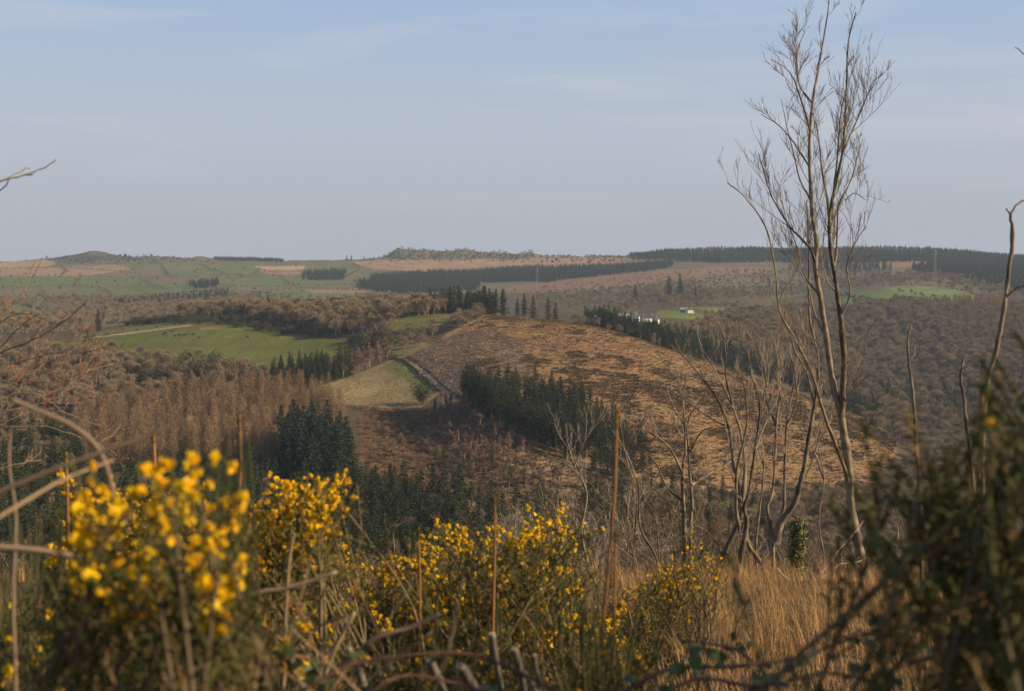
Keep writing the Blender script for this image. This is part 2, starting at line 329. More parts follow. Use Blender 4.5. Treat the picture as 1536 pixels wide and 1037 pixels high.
def noise(sc, det, rough=.6):
    n = t.nodes.new('ShaderNodeTexNoise'); n.inputs['Scale'].default_value = sc; n.inputs['Detail'].default_value = det; n.inputs['Roughness'].default_value = rough
    t.links.new(geo.outputs['Position'], n.inputs[0]); return n
n1, n2, n3 = noise(.022, 5), noise(.35, 6, .7), noise(6, 5, .7)
def rng_node(n, lo, hi):
    m = t.nodes.new('ShaderNodeMapRange'); m.inputs[1].default_value = .3; m.inputs[2].default_value = .7; m.inputs[3].default_value = lo; m.inputs[4].default_value = hi
    t.links.new(n.outputs[0], m.inputs[0]); return m
m1, m2, m3 = rng_node(n1, .78, 1.22), rng_node(n2, .70, 1.28), rng_node(n3, .75, 1.25)
mu = t.nodes.new('ShaderNodeMath'); mu.operation = 'MULTIPLY'; t.links.new(m1.outputs[0], mu.inputs[0]); t.links.new(m2.outputs[0], mu.inputs[1])
mu2 = t.nodes.new('ShaderNodeMath'); mu2.operation = 'MULTIPLY'; t.links.new(mu.outputs[0], mu2.inputs[0]); t.links.new(m3.outputs[0], mu2.inputs[1])
vm = t.nodes.new('ShaderNodeVectorMath'); vm.operation = 'SCALE'; t.links.new(at.outputs['Color'], vm.inputs[0]); t.links.new(mu2.outputs[0], vm.inputs['Scale'])
hs = t.nodes.new('ShaderNodeHueSaturation'); n4 = noise(.012, 3); m4 = rng_node(n4, .485, .512); t.links.new(m4.outputs[0], hs.inputs['Hue']); t.links.new(vm.outputs[0], hs.inputs['Color'])
t.links.new(hs.outputs[0], b.inputs['Base Color'])
bp = t.nodes.new('ShaderNodeBump'); bp.inputs['Strength'].default_value = .7; bp.inputs['Distance'].default_value = .6
t.links.new(n2.outputs[0], bp.inputs['Height']); t.links.new(bp.outputs[0], b.inputs['Normal'])
g = MB(); g.quads(V, fq)
terrain = g.obj('ground', tm, smooth=True); terrain['kind'] = 'structure'
ca = terrain.data.color_attributes.new('cover', 'FLOAT_COLOR', 'POINT')
ca.data.foreach_set('color', np.concatenate([COL.reshape(-1, 3), np.ones((nr * nc, 1))], 1).astype(np.float32).ravel())

# ------------------------------------------------------------------ haze
zt = float(ZZ.max()) + 45
hb = MB(); z0 = float(ZZ.min()) - 1.5
hb.box((0, 3360, (z0 + zt) / 2), (11400, 6900, zt - z0))
hm = bpy.data.materials.new('haze'); hm.use_nodes = True; ht = hm.node_tree; ht.nodes.clear()
pv = ht.nodes.new('ShaderNodeVolumePrincipled'); pv.inputs['Color'].default_value = (.62, .78, 1.0, 1); pv.inputs['Density'].default_value = 0.000052; pv.inputs['Anisotropy'].default_value = 0.1
ho = ht.nodes.new('ShaderNodeOutputMaterial'); ht.links.new(pv.outputs[0], ho.inputs['Volume'])
haze = hb.obj('haze', hm); haze['kind'] = 'stuff'; tag(haze, 'thin pale haze lying over the valley and the far hills')

# ------------------------------------------------------------------ tree forms (crown and trunk meshes, about 20 m tall at scale 1 for conifers)
M_SPR = mat('spruce_needles', (.050, .064, .024), .8, .4, .25, .35, .1)
M_DOUG = mat('bluish_needles', (.042, .062, .036), .8, .3, .25, .35, .1)
M_BARKC = mat('conifer_bark', (.16, .115, .08), .9, .3)
M_LARCH = mat('larch_twigs', (.29, .19, .10), .85, .3, .2, .3, .1)
M_BROAD = mat('bare_twigs', (.34, .275, .165), .85, .2, .15, .4, .1, col2=(.225, .17, .105))
M_BARKB = mat('broadleaf_bark', (.30, .25, .19), .9, .3)
M_EVER = mat('evergreen_leaves', (.066, .066, .028), .6, .35, .6, .4, .25)
M_SCRUB = mat('scrub_twigs', (.25, .165, .10), .9, .3, .4, .4, .1)
M_BIRCH = mat('purplish_twigs', (.26, .165, .115), .9, .25, .3, .35, .1)

def spruce_form(seed, h=20., rad=3.3, bare=.08, nb=150, full=1.0):
    g0 = np.random.default_rng(seed); tr, cr_ = MB(), MB()
    zt_ = np.linspace(0, h * .97, 7); tr.tube(np.stack([g0.normal(0, .04, 7), g0.normal(0, .04, 7), zt_], 1), np.linspace(.24, .03, 7), 5)
    z = h * (bare + (1 - bare) * (np.linspace(0, 1, nb) ** .9)) ; z = z + g0.normal(0, .15, nb)
    a = np.arange(nb) * 2.399 + g0.normal(0, .3, nb)
    tt = np.clip((z / h - bare) / (1 - bare), 0, 1)
    ln = rad * np.clip((1 - tt), 0, 1) ** .66 * g0.uniform(.5, 1.2, nb) * np.clip(.55 + tt * 3, 0, 1) + .22
    for k in range(nb):
        d = np.array([math.cos(a[k]), math.sin(a[k]), 0]); s_ = np.array([-d[1], d[0], 0]); l = ln[k]
        up = .35 * tt[k] - .22
        n = max(3, int(l * 3.6 * full))
        f_ = g0.uniform(.12, 1, n)
        base = np.array([0, 0, z[k]]) + d * (f_ * l)[:, None] + np.array([0, 0, 1.]) * (up * f_ * l - .13 * l * f_ ** 2)[:, None]
        side = g0.choice([-1, 1], n)
        D = d * g0.uniform(.3, 1.0, n)[:, None] + s_ * (side * g0.uniform(.2, 1.0, n))[:, None] + np.array([0, 0, 1]) * g0.uniform(-.75, .25, n)[:, None]
        cr_.twigs(base, D, g0.uniform(.5, 1.1, n) * (.5 + .5 * l / rad), g0.uniform(.3, .62, n))
        cr_.twigs(np.array([[0, 0, z[k]]]), (d + np.array([0, 0, up]))[None], l * 1.0, .4)
    cr_.twigs(np.array([[0, 0, h * .93]]), np.array([[0, 0, 1.]]), h * .075, .25)
    return tr, cr_
def larch_form(seed, h=18., rad=2.7):
    g0 = np.random.default_rng(seed); tr, cr_ = MB(), MB()
    zt_ = np.linspace(0, h * .97, 6); tr.tube(np.stack([g0.normal(0, .06, 6), g0.normal(0, .06, 6), zt_], 1), np.linspace(.2, .03, 6), 5)
    nb = 95; z = h * (.16 + .83 * np.linspace(0, 1, nb)); a = np.arange(nb) * 2.399 + g0.normal(0, .3, nb)
    tt = (z / h - .16) / .84; ln = rad * np.clip(1.02 - tt, 0, 1) ** .65 * g0.uniform(.6, 1.15, nb) + .2
    for k in range(nb):
        d = np.array([math.cos(a[k]), math.sin(a[k]), 0]); l = ln[k]; up = .1 + .55 * tt[k]
        cr_.twigs(np.array([[0, 0, z[k]]]), (d + np.array([0, 0, up]))[None], l * 1.1, .11)
        n = int(5 + l * 5); f_ = g0.uniform(.15, 1, n)
        base = np.array([0, 0, z[k]]) + d * (f_ * l)[:, None] + np.array([0, 0, 1.]) * (up * f_ * l)[:, None]
        D = g0.normal(size=(n, 3)) * .8 + d * .5 + np.array([0, 0, .45]); cr_.twigs(base, D, g0.uniform(.5, 1.25, n), g0.uniform(.07, .15, n))
    return tr, cr_
def broad_form(seed, h=13., rad=5., low=.22, n_tw=1500, lobes=9, stems=1):
    g0 = np.random.default_rng(seed); tr, cr_ = MB(), MB()
    cz = h * (low + (1 - low) / 2); rz = h * (1 - low) / 2
    for s_ in range(stems):
        off = g0.normal(0, .5, 2) * (stems > 1)
        n = 5; zz = np.linspace(0, h * .5, n)
        tr.tube(np.stack([off[0] * (.3 + zz / h) + g0.normal(0, .12, n) * (zz > 0), off[1] * (.3 + zz / h) + g0.normal(0, .12, n) * (zz > 0), zz], 1), np.linspace(.26, .13, n) / math.sqrt(stems), 5)
    cs = []
    for k in range(lobes):
        d = g0.normal(size=3); d /= np.linalg.norm(d); d[2] = abs(d[2]) * 1.1 - .25
        c = np.array([d[0] * rad * .62, d[1] * rad * .62, cz + d[2] * rz * .68]); cs.append((c, g0.uniform(.32, .5) * rad))
        p0 = np.array([0, 0, h * g0.uniform(low * .8, .42)]); mid = p0 * .45 + c * .55 + g0.normal(0, .3, 3) - np.array([0, 0, .35]); 
        tr.tube(np.array([p0, mid, c]), [.13, .08, .03], 4)
    for k in range(lobes):
        c, r = cs[k]; n = n_tw // lobes
        d = g0.normal(size=(n, 3)); d /= np.linalg.norm(d, axis=1)[:, None]
        f_ = g0.uniform(0, 1, n) ** .55
        P = c + d * (f_ * r)[:, None] * np.array([1, 1, .9])
        D = d * .8 + (P - np.array([0, 0, cz - rz * .7])) / rad * .6 + g0.normal(size=(n, 3)) * .35 + np.array([0, 0, .35])
        cr_.twigs(P, D, g0.uniform(.5, 1.35, n), g0.uniform(.07, .17, n))
    return tr, cr_
def bush_form(seed, h=4., rad=2.6, n=700, lobes=7, leaf=.34):
    g0 = np.random.default_rng(seed); tr, cr_ = MB(), MB()
    tr.tube(np.array([[0, 0, 0], [.05, .04, h * .3], [.1, 0, h * .55]]), [.12, .09, .05], 5)
    for k in range(lobes):
        a = g0.uniform(0, 6.28); q = g0.uniform(.1, .65)
        c = np.array([math.cos(a) * rad * q, math.sin(a) * rad * q, h * g0.uniform(.25, .74)]); r = rad * g0.uniform(.36, .56)
        m_ = n // lobes; d = g0.normal(size=(m_, 3)); d /= np.linalg.norm(d, axis=1)[:, None]
        P = c + d * (g0.uniform(.35, 1, m_) ** .5 * r)[:, None]; P[:, 2] = np.maximum(P[:, 2], .05)
        cr_.leaves(P, d + g0.normal(size=(m_, 3)) * .7, g0.normal(size=(m_, 3)), g0.uniform(.7, 1.5, m_) * leaf, g0.uniform(.5, .9, m_) * leaf)
    return tr, cr_
def scrub_form(seed, h=2.2, rad=1.4, n=350, w=.05):
    g0 = np.random.default_rng(seed); tr, cr_ = MB(), MB()
    for k in range(5):
        a = g0.uniform(0, 6.28); d = np.array([math.cos(a), math.sin(a), 0]) * rad * .5
        tr.tube(np.array([[0, 0, 0], d * .5 + [0, 0, h * .4], d + [0, 0, h * .75]]), np.array([.015, .011, .005]) * h, 4)
    d = g0.normal(size=(n, 3)); d /= np.linalg.norm(d, axis=1)[:, None]; d[:, 2] = np.abs(d[:, 2])
    P = d * (g0.uniform(.1, 1, n) ** .6)[:, None] * np.array([rad, rad, h * .8])
    cr_.twigs(P, d * .5 + np.array([0, 0, .8]) + g0.normal(size=(n, 3)) * .4, g0.uniform(.3, .8, n) * h / 2.2, w * g0.uniform(.7, 1.6, n))
    return tr, cr_

class Form:
    def __init__(s, tr, cr_, mt, mc, name):
        s.trunk = tr.mesh(name + '_trunk', mt); s.crown = cr_.mesh(name + '_crown', mc)
        j_ = MB()
        for src, k in ((tr, 0), (cr_, 1)):
            off = j_.n; j_.v += src.v; j_.n += src.n
            j_.t += [x + off for x in src.t]; j_.tm += [np.full(len(x), k) for x in src.t]
            j_.q += [x + off for x in src.q]; j_.qm += [np.full(len(x), k) for x in src.q]
        s.joined = j_.mesh(name, [mt, mc])
FORMS = {
 'spruce': [Form(*spruce_form(10 + k, 20, r_, b_), M_BARKC, M_SPR, 'spruce') for k, (r_, b_) in enumerate([(4.4, .05), (3.7, .08), (5.0, .04), (4.0, .14)])],
 'tallspruce': [Form(*spruce_form(20 + k, 20, r_, b_, 120), M_BARKC, M_SPR, 'tall_spruce') for k, (r_, b_) in enumerate([(2.8, .46), (3.2, .4)])],
 'fir': [Form(*spruce_form(30 + k, 20, r_, .06, 190, 1.15), M_BARKC, M_DOUG, 'fir') for k, r_ in enumerate([4.2, 3.7, 4.6])],
 'larch': [Form(*larch_form(40 + k, 18, r_), M_BARKC, M_LARCH, 'larch') for k, r_ in enumerate([3.4, 2.9, 3.8, 3.2])],
 'broad': [Form(*broad_form(50 + k, h_, r_, l_, 2600, lo_), M_BARKB, M_BROAD, 'broadleaf') for k, (h_, r_, l_, lo_) in enumerate([(13, 5, .2, 9), (12, 5.6, .15, 11), (14, 4.4, .22, 8), (11, 5, .1, 10)])],
 'birch': [Form(*broad_form(60 + k, h_, r_, l_, 1000, lo_, 2), M_BARKB, M_BIRCH, 'birch') for k, (h_, r_, l_, lo_) in enumerate([(11, 2.3, .12, 6), (12, 2.0, .15, 6), (10, 2.8, .1, 7)])],
 'bush': [Form(*bush_form(70 + k, h_, r_), M_BARKB, M_EVER, 'evergreen_bush') for k, (h_, r_) in enumerate([(5, 3), (6.5, 3.2), (4, 3)])],
 'scrub': [Form(*scrub_form(80 + k, h_, r_), M_BARKB, M_SCRUB, 'scrub') for k, (h_, r_) in enumerate([(2.2, 1.5), (2.8, 1.6), (1.8, 1.7)])],
}
PLACES = {k: [] for k in FORMS}     # kind -> list of (x, y, z, rz, scale, variant, label)
def region(kind, poly, Y0, Y1, spacing, s0, s1, label, jit=.45, keep=1.0, sink=.15, avoid=()):
    xs = [p[0] for p in poly]; out = 0
    Y = np.arange(Y0, Y1, spacing)
    for y in Y:
        x = np.arange(wx(min(xs), y), wx(max(xs), y), spacing)
        if not len(x): continue
        X = x + rng.uniform(-jit, jit, len(x)) * spacing; Yv = y + rng.uniform(-jit, jit, len(x)) * spacing
        Z = ground(X, Yv); px, py = project(X, Yv, Z)
        if y > 1500: px = px + waves(X, Yv, 40, 2) * 9; py = py + waves(X, Yv, 60, 14) * 1.8
        m = inpoly(px, py, poly) & (rng.uniform(size=len(x)) < keep)
        for q in avoid: m &= ~inpoly(px, py, q)
        for a_, b_, c_ in zip(X[m], Yv[m], Z[m]):
            PLACES[kind].append((a_, b_, c_ - sink, rng.uniform(0, 6.28), rng.uniform(s0, s1), int(rng.integers(len(FORMS[kind]))), label))
def single(kind, px, py, s, label, Y0=4., var=None, Y=None):
    if Y is None: p = unproject(px, py, Y0)
    else: p = np.array([wx(px, Y), Y, float(ground(wx(px, Y), Y))])
    PLACES[kind].append((p[0], p[1], p[2] - .15, rng.uniform(0, 6.28), s, int(rng.integers(len(FORMS[kind]))) if var is None else var, label))
def row(kind, pts, spacing, s0, s1, label, Y0=4., wob=.35):
    """trees along a hedge line given by ground pixels"""
    P = [unproject(a, b, Y0) for a, b in pts]
    for p, q in zip(P[:-1], P[1:]):
        d = np.linalg.norm((q - p)[:2]); n = max(1, int(d / spacing))
        for k in range(n):
            c = p + (q - p) * ((k + rng.uniform(.2, .8)) / n); x, y = c[0] + rng.normal(0, wob * spacing), c[1] + rng.normal(0, wob * spacing)
            PLACES[kind].append((x, y, float(ground(x, y)) - .15, rng.uniform(0, 6.28), rng.uniform(s0, s1), int(rng.integers(len(FORMS[kind]))), label))

# --- spur conifers
region('spruce', [(700,603),(735,600),(800,612),(870,622),(922,645),(905,672),(855,692),(790,664),(730,632)], 640, 800, 5.1, .42, 1.12, 'dark green spruce in the stand left standing on the felled slope', keep=.9)
region('spruce', [(850,672),(925,640),(965,668),(990,712),(930,730),(870,712)], 600, 780, 7, .35, .85, 'dark green spruce straggling downhill from the stand on the felled slope', keep=.7)
region('fir', [(720,620),(800,625),(890,650),(860,680),(780,655)], 640, 780, 14, .5, .9, 'broader dark fir mixed into the stand on the felled slope', keep=.6)
region('tallspruce', [(690,604),(712,598),(735,628),(800,662),(860,690),(850,696),(780,668),(720,634)], 620, 800, 4.6, .92, 1.08, 'bare-trunked spruce on the edge of the stand beside the felled slope')
for a in ((803, 605, 1.0), (828, 608, .95), (760, 598, .8), (873, 612, .75)): single('spruce', a[0], a[1], a[2], 'taller spruce rising over the back of the stand on the felled slope', 600)
region('fir', [(412,700),(450,680),(515,688),(530,722),(490,748),(425,740)], 560, 720, 6.5, 1.1, 1.45, 'broad bluish-green fir in the dark clump among the brown larches')
region('spruce', [(-60,740),(120,735),(200,728),(300,735),(400,730),(440,745),(520,735),(620,755),(700,780),(740,860),(720,920),(600,960),(-60,930)], 400, 660, 7.4, .5, 1.12, 'dark spruce in the plantation along the valley bottom', keep=.86)
region('broad', [(-60,760),(200,750),(430,765),(560,750),(740,790),(740,900),(-60,930)], 400, 640, 12, .7, 1.1, 'bare tree growing among the valley spruces', keep=.6)
region('birch', [(430,745),(560,730),(700,770),(740,860),(500,860)], 430, 640, 9, .7, 1.1, 'bare birch growing among the valley spruces', keep=.5)
region('spruce', [(540,752),(700,762),(800,775),(900,770),(1000,790),(1200,815),(1200,960),(540,940)], 420, 620, 8, .5, 1.0, 'spruce growing among bare trees in the valley below the felled slope', keep=.6)
region('spruce', [(400,572),(455,560),(520,556),(528,566),(470,582),(405,584)], 820, 930, 5.5, .55, .85, 'small spruce in the group below the cattle pasture')
region('bush', [(520,512),(585,505),(590,520),(540,528)], 900, 1080, 7, 1.2, 2.0, 'dark evergreen in the clump between the two pastures')
region('spruce', [(524,515),(580,508),(582,518),(540,524)], 900, 1080, 9, .5, .75, 'spruce in the dark clump between the two pastures', keep=.7)
region('spruce', [(640,471),(758,466),(762,474),(650,478)], 1085, 1170, 7.5, .7, 1.15, 'tall spruce in the ridge-top clump above the woods')
for px in (776, 786, 800, 822, 833): single('spruce', px, 0, rng.uniform(.7, 1.05), 'spruce standing in the open row on the ridge crest', Y=1110)
region('spruce', [(868,490),(925,492),(1000,520),(1020,548),(960,535),(900,502)], 1040, 1140, 5.6, .45, .95, 'dark spruce in the belt along the crest of the felled slope')
region('spruce', [(960,520),(1060,545),(1220,585),(1330,600),(1330,560),(1200,540),(1050,510),(1000,500)], 1050, 1270, 7.2, .55, 1.05, 'dark spruce in the wood behind the felled slope', keep=.9)
region('fir', [(1050,560),(1250,600),(1320,600),(1300,575),(1150,545)], 1080, 1250, 12, .5, .8, 'broad dark fir in the wood behind the felled slope', keep=.5)
single('fir', 147, 0, .95, 'lone dark fir in the hedge beside the cattle pasture', Y=1140, var=1)
single('spruce', 402, 0, .95, 'lone spruce poking above the bare wood on the ridge', Y=1230, var=2)
for a in ((632,604,1.9,'bush'), (629,606,1.5,'bush'), (636,606,1.6,'bush'), (632,608,1.4,'bush')): single('bush', *a[:2], a[2], 'round dark holly in the clump at the corner of the tan grass field', 700, 1)
for a in ((683, 668, .35), (712, 640, .3), (738, 704, .62), (655, 640, .3), (665, 690, .35), (765, 730, .5), (722, 648, .25)): single('spruce', *a, 'small young spruce among the brown scrub below the felled slope', 500)
# --- larch and broadleaf on the spur
region('spruce', [(-80,775),(-80,660),(60,655),(130,690),(140,775)], 560, 760, 8, .6, 1.0, 'dark spruce in the plantation along the valley bottom', keep=.6)
region('broad', [(-80,775),(-80,640),(110,640),(130,760)], 580, 840, 9, .7, 1.05, 'bare grey-brown broadleaf tree in the belt below the cattle pasture', keep=.7)
region('larch', [(110,640),(200,618),(300,606),(420,596),(500,604),(520,640),(470,668),(430,700),(400,722),(250,722),(120,716)], 640, 860, 6.6, .66, 1.2, 'bare russet-brown larch in the plantation below the pasture')
region('broad', [(-60,640),(110,640),(200,618),(300,606),(410,592),(400,566),(330,556),(150,540),(60,528),(-60,548)], 800, 990, 8.5, .55, 1.15, 'bare grey-brown broadleaf tree in the belt below the cattle pasture', keep=.8)
region('birch', [(-60,640),(110,640),(300,606),(410,592),(400,570),(150,548),(-60,556)], 800, 980, 11, .7, 1.1, 'bare birch in the belt below the cattle pasture', keep=.6)
region('bush', [(215,610),(290,600),(400,585),(395,565),(300,560),(210,560)], 820, 960, 11, 1.7, 2.7, 'ivy-clad evergreen tree in the belt below the cattle pasture', keep=.6)
region('broad', [(268,482),(330,477),(420,489),(500,506),(580,504),(600,478),(690,470),(690,464),(560,462),(400,464),(300,466)], 1010, 1330, 7.2, .85, 1.25, 'bare tan broadleaf tree in the wood on the ridge')
region('bush', [(190,484),(270,480),(330,480),(420,491),(505,509),(505,514),(400,499),(320,487),(250,486),(190,489)], 1020, 1250, 6, .8, 1.4, 'dark evergreen under the edge of the ridge wood', keep=.8)
row('bush', [(160,487),(215,484),(290,480)], 6, .7, 1.2, 'dark evergreen in the hedge behind the pasture', 1000)
row('broad', [(572,470),(630,468),(690,466)], 5, .5, .8, 'bare tree in the hedge above the upper pasture', 1000)
region('broad', [(668,490),(700,478),(735,474),(720,488),(690,500)], 900, 1100, 7, .6, .85, 'round bare tree at the top corner of the felled slope')
region('broad', [(745,470),(850,474),(940,496),(1000,515),(1050,530),(1045,538),(960,512),(850,484)], 1030, 1120, 8, .4, .7, 'bare scrubby tree along the crest of the felled slope', keep=.75)
region('birch', [(515,555),(590,520),(585,535),(540,562),(500,575)], 820, 1000, 5, .65, 1.05, 'bare purplish birch on the wood edge above the grass field')
region('broad', [(580,510),(640,490),(670,496),(640,515),(600,530)], 880, 1040, 8, .4, .75, 'bare thicket tree between the upper pasture and the felled slope', keep=.75)
single('birch', 640, 0, 1.0, 'pale slender birch alone above the stone bank', Y=925, var=1)
region('birch', [(655,600),(700,606),(760,660),(850,715),(830,760),(740,730),(690,690),(650,650)], 560, 800, 4.6, .4, .75, 'bare purplish birch in the thicket below the felled slope', keep=.8)
region('scrub', [(540,610),(640,612),(700,640),(740,690),(700,740),(600,730),(545,690)], 560, 800, 4.2, .8, 1.5, 'low brown scrub', keep=.75)
region('bush', [(545,640),(620,625),(640,660),(620,690),(560,690)], 560, 780, 8, .45, .75, 'olive green bush in the scrub below the grass field', keep=.7)
single('broad', 832, 528, .5, 'small bare tree alone in the middle of the felled slope', 700, 3)
row('broad', [(200,497),(150,506),(100,512)], 9, .3, .5, 'small bare hedge tree along the pasture track', 900)
for a in ((235,492,.5),(205,497,.45),(140,505,.5),(160,503,.4),(262,488,.35),(270,488,.4)): single('bush', *a, 'round clipped-looking bush along the pasture track', 900)
# --- valley bottom broadleaves
region('broad', [(640,830),(760,800),(900,780),(1050,790),(1350,800),(1600,760),(1600,1000),(640,960)], 380, 620, 10, .75, 1.2, 'bare broadleaf tree in the valley below the felled slope', keep=.8)
region('broad', [(1040,760),(1180,765),(1300,745),(1350,690),(1600,690),(1600,780),(1350,800),(1050,790)], 560, 900, 9, .7, 1.0, 'bare broadleaf tree at the foot of the felled slope', keep=.8)
region('broad', [(880,735),(960,740),(1060,752),(1180,765),(1180,820),(900,810)], 520, 700, 8, .5, .9, 'bare broadleaf tree at the foot of the felled slope', keep=.85)
region('spruce', [(870,730),(960,735),(1060,748),(1150,755),(1150,820),(880,800)], 480, 700, 9, .35, .7, 'spruce growing among bare trees in the valley below the felled slope', keep=.5)
region('broad', [(1285,625),(1330,655),(1350,668),(1420,700),(1560,690),(1560,640),(1420,640),(1320,622)], 880, 1220, 8.5, .6, 1.0, 'bare broadleaf tree at the tip of the felled slope', keep=.9)
region('broad', [(1150,742),(1300,742),(1350,700),(1450,712),(1450,835),(1150,842)], 540, 860, 8, .5, .95, 'bare broadleaf tree at the foot of the felled slope', keep=.9)
# --- right hillside woods
NOF = lambda *polys: polys
region('broad', [(960,530),(1040,500),(1100,478),(1180,470),(1230,455),(1330,452),(1400,454),(1700,462),(1700,700),(1345,664),(1290,622),(1200,584),(1050,536)], 1080, 2050, 11.5, .75, 1.6, 'bare broadleaf tree in the wooded valley side beyond the felled slope', keep=.85)
region('spruce', [(1240,600),(1330,590),(1450,585),(1700,590),(1700,640),(1400,632),(1300,640)], 1080, 1400, 10, .6, .95, 'dark spruce in the plantation on the far valley floor', keep=.6)
region('bush', [(1100,500),(1250,480),(1500,480),(1700,560),(1700,680),(1400,660),(1250,600)], 1120, 2000, 30, 1.2, 2.4, 'dark ivy-clad tree in the wooded valley side beyond the felled slope', keep=.6)
region('larch', [(1340,466),(1470,455),(1600,470),(1600,520),(1420,505),(1350,490)], 1500, 2200, 9, .8, 1.1, 'bare larch on the upper valley side', keep=.8)
region('broad', [(980,447),(1120,436),(1250,420),(1400,408),(1700,420),(1700,462),(1480,446),(1400,428),(1320,430),(1240,442),(1140,450),(1040,460),(990,462)], 1500, 2900, 15, .7, 1.1, 'bare tree in the hedged country beyond the hamlet', keep=.6)
region('broad', [(900,462),(960,440),(1100,430),(1100,445),(990,455),(930,475)], 1350, 2600, 16, .6, 1.0, 'bare tree around the white farmhouses', keep=.6)
region('broad', [(1060,412),(1200,406),(1330,404),(1330,425),(1200,430),(1060,432)], 2200, 3600, 22, .5, .9, 'bare tree on the far heath', keep=.5)
row('broad', [(990,466),(1040,464),(1100,460),(1160,464)], 9, .4, .7, 'bare tree in the hedge between green pastures', 1250)
row('broad', [(1060,478),(1140,473),(1200,470)], 9, .5, .8, 'bare tree in the hedge between green pastures', 1250)
row('bush', [(1265,443),(1320,455),(1370,447)], 8, .8, 1.3, 'dark bush in the hedge of the hillside pasture', 1600)
row('bush', [(1325,430),(1400,429),(1450,437),(1473,447)], 8, .5, .9, 'dark bush in the hedge of the hillside pasture', 1600)
row('broad', [(1345,441),(1400,450),(1462,452)], 12, .6, .9, 'bare tree in the hedge of the hillside pasture', 1600)
for a in ((1004, 449, 1.9), (1020, 449, 2.0), (953, 453, 1.4), (1043, 451, 1.1)): single('fir', *a, 'big dark conifer standing beside the white farm', 1400)
# --- far plantations
region('spruce', [(555,416),(640,412),(760,406),(900,402),(1010,396),(1010,404),(900,414),(820,424),(700,424),(560,424)], 2600, 4600, 10, .55, .85, 'dark conifer in the long plantation below the tan ridge', keep=.9)
region('spruce', [(535,424),(600,422),(720,424),(720,436),(600,442),(540,436)], 2000, 4200, 10, .5, .8, 'dark conifer in the far valley plantation', keep=.8)
region('spruce', [(940,386),(985,381),(1060,377),(1200,378),(1370,376),(1420,380),(1600,386),(1700,388),(1700,400),(1500,398),(1380,393),(1200,396),(1060,394),(960,390)], 3000, 4700, 11, .6, .95, 'dark conifer in the forest on the far skyline', keep=.95)
region('spruce', [(1360,405),(1400,398),(1700,398),(1700,440),(1520,440),(1470,424),(1400,412)], 1900, 3500, 10, .6, .95, 'dark conifer in the plantation beside the lattice mast', keep=.85)
region('spruce', [(1180,404),(1240,396),(1340,402),(1330,408),(1200,412)], 2300, 3600, 16, .6, 1.0, 'dark conifer in the patch on the far heath', keep=.6)
region('spruce', [(455,412),(520,408),(515,420),(460,422)], 2400, 4200, 10, .5, .8, 'dark conifer in the small far copse', keep=.9)
region('spruce', [(320,388),(420,391),(425,394),(330,392)], 3500, 5000, 11, .35, .6, 'dark conifer in the belt on the skyline beside the crag', keep=.95)
region('spruce', [(285,428),(330,424),(325,432),(290,434)], 2000, 4000, 10, .5, .8, 'dark conifer in the copse among far pastures')
region('spruce', [(180,456),(340,440),(345,452),(200,464),(150,466)], 1600, 3200, 11, .5, .8, 'dark conifer in the far valley wood beyond the pasture', keep=.75)
for a in ((520,391,.9),(527,391,.95),(555,390,.6),(546,390,.7),(560,390,.55),(790,385,.9),(800,385,.8),(648,377,.4),(600,380,.45)): single('fir', *a, 'dark tree clump on the middle skyline', 3500)
region('bush', [(575,392),(590,372),(640,368),(720,374),(800,378),(800,390),(640,392)], 4450, 4900, 16, .8, 1.7, 'dark bush among the rocks of the middle skyline', keep=.5)
region('broad', [(880,384),(960,380),(960,388),(900,390)], 3500, 5000, 22, .5, .8, 'tree on the skyline at the end of the tan ridge', keep=.8)
# --- far left woods and hedges
region('broad', [(-60,520),(60,506),(160,486),(270,474),(300,470),(480,468),(480,455),(330,452),(180,466),(90,462),(80,480),(-60,480)], 1250, 2300, 13, .8, 1.15, 'bare broadleaf tree in the far valley wood beyond the pasture', keep=.8)
region('broad', [(-60,450),(60,448),(200,452),(340,444),(480,452),(640,446),(740,446),(740,466),(400,460),(180,468),(60,458),(-60,470)], 1600, 2700, 15, .7, 1.1, 'bare broadleaf tree in the far valley wood beyond the pasture', keep=.7)
for pts in ([(0,416),(100,416),(220,418),(330,416)],[(180,410),(300,413),(420,416),(540,414)],[(0,433),(120,431),(200,434),(330,432)],[(330,430),(420,432),(540,428)],[(0,404),(90,402),(190,408)],[(180,398),(260,395),(400,396)],[(200,446),(330,438),(450,444)],[(350,420),(380,414),(390,404)],[(520,416),(540,404),(530,396)],[(85,398),(100,405),(92,416)],[(240,396),(250,410),(262,418)],[(300,396),(318,406),(350,414)],[(120,418),(112,432)],[(210,420),(250,436)],[(420,416),(440,430)],[(60,432),(70,446)],[(150,432),(170,446)],[(0,445),(100,447),(220,444)],[(455,407),(520,402)],[(380,440),(450,434),(550,438)]):
    row('broad', pts, 6, .25, .55, 'bare tree in the far field hedges', 1600, .3)
row('bush', [(0,454),(40,460),(70,468)], 11, .8, 1.4, 'dark hedge bush by the far valley pasture', 1300)
region('bush', [(560,384),(640,376),(760,380),(900,384),(990,392),(880,396),(700,394),(580,392)], 3300, 5000, 30, .9, 2.0, 'dark gorse bush scattered on the tan ridge', keep=.5)
region('bush', [(60,388),(200,382),(320,392),(200,398),(90,396)], 3300, 5000, 26, .9, 2.0, 'dark gorse bush scattered below the crags', keep=.6)
region('bush', [(0,405),(200,400),(560,396),(760,420),(560,440),(200,440),(0,440)], 2300, 5000, 75, .8, 1.6, 'dark bush scattered over the far pastures', keep=.3)
region('scrub', [(760,436),(1000,408),(1160,402),(1160,420),(950,436),(800,445)], 1800, 4500, 26, 1.5, 3.0, 'low brown scrub', keep=.5)
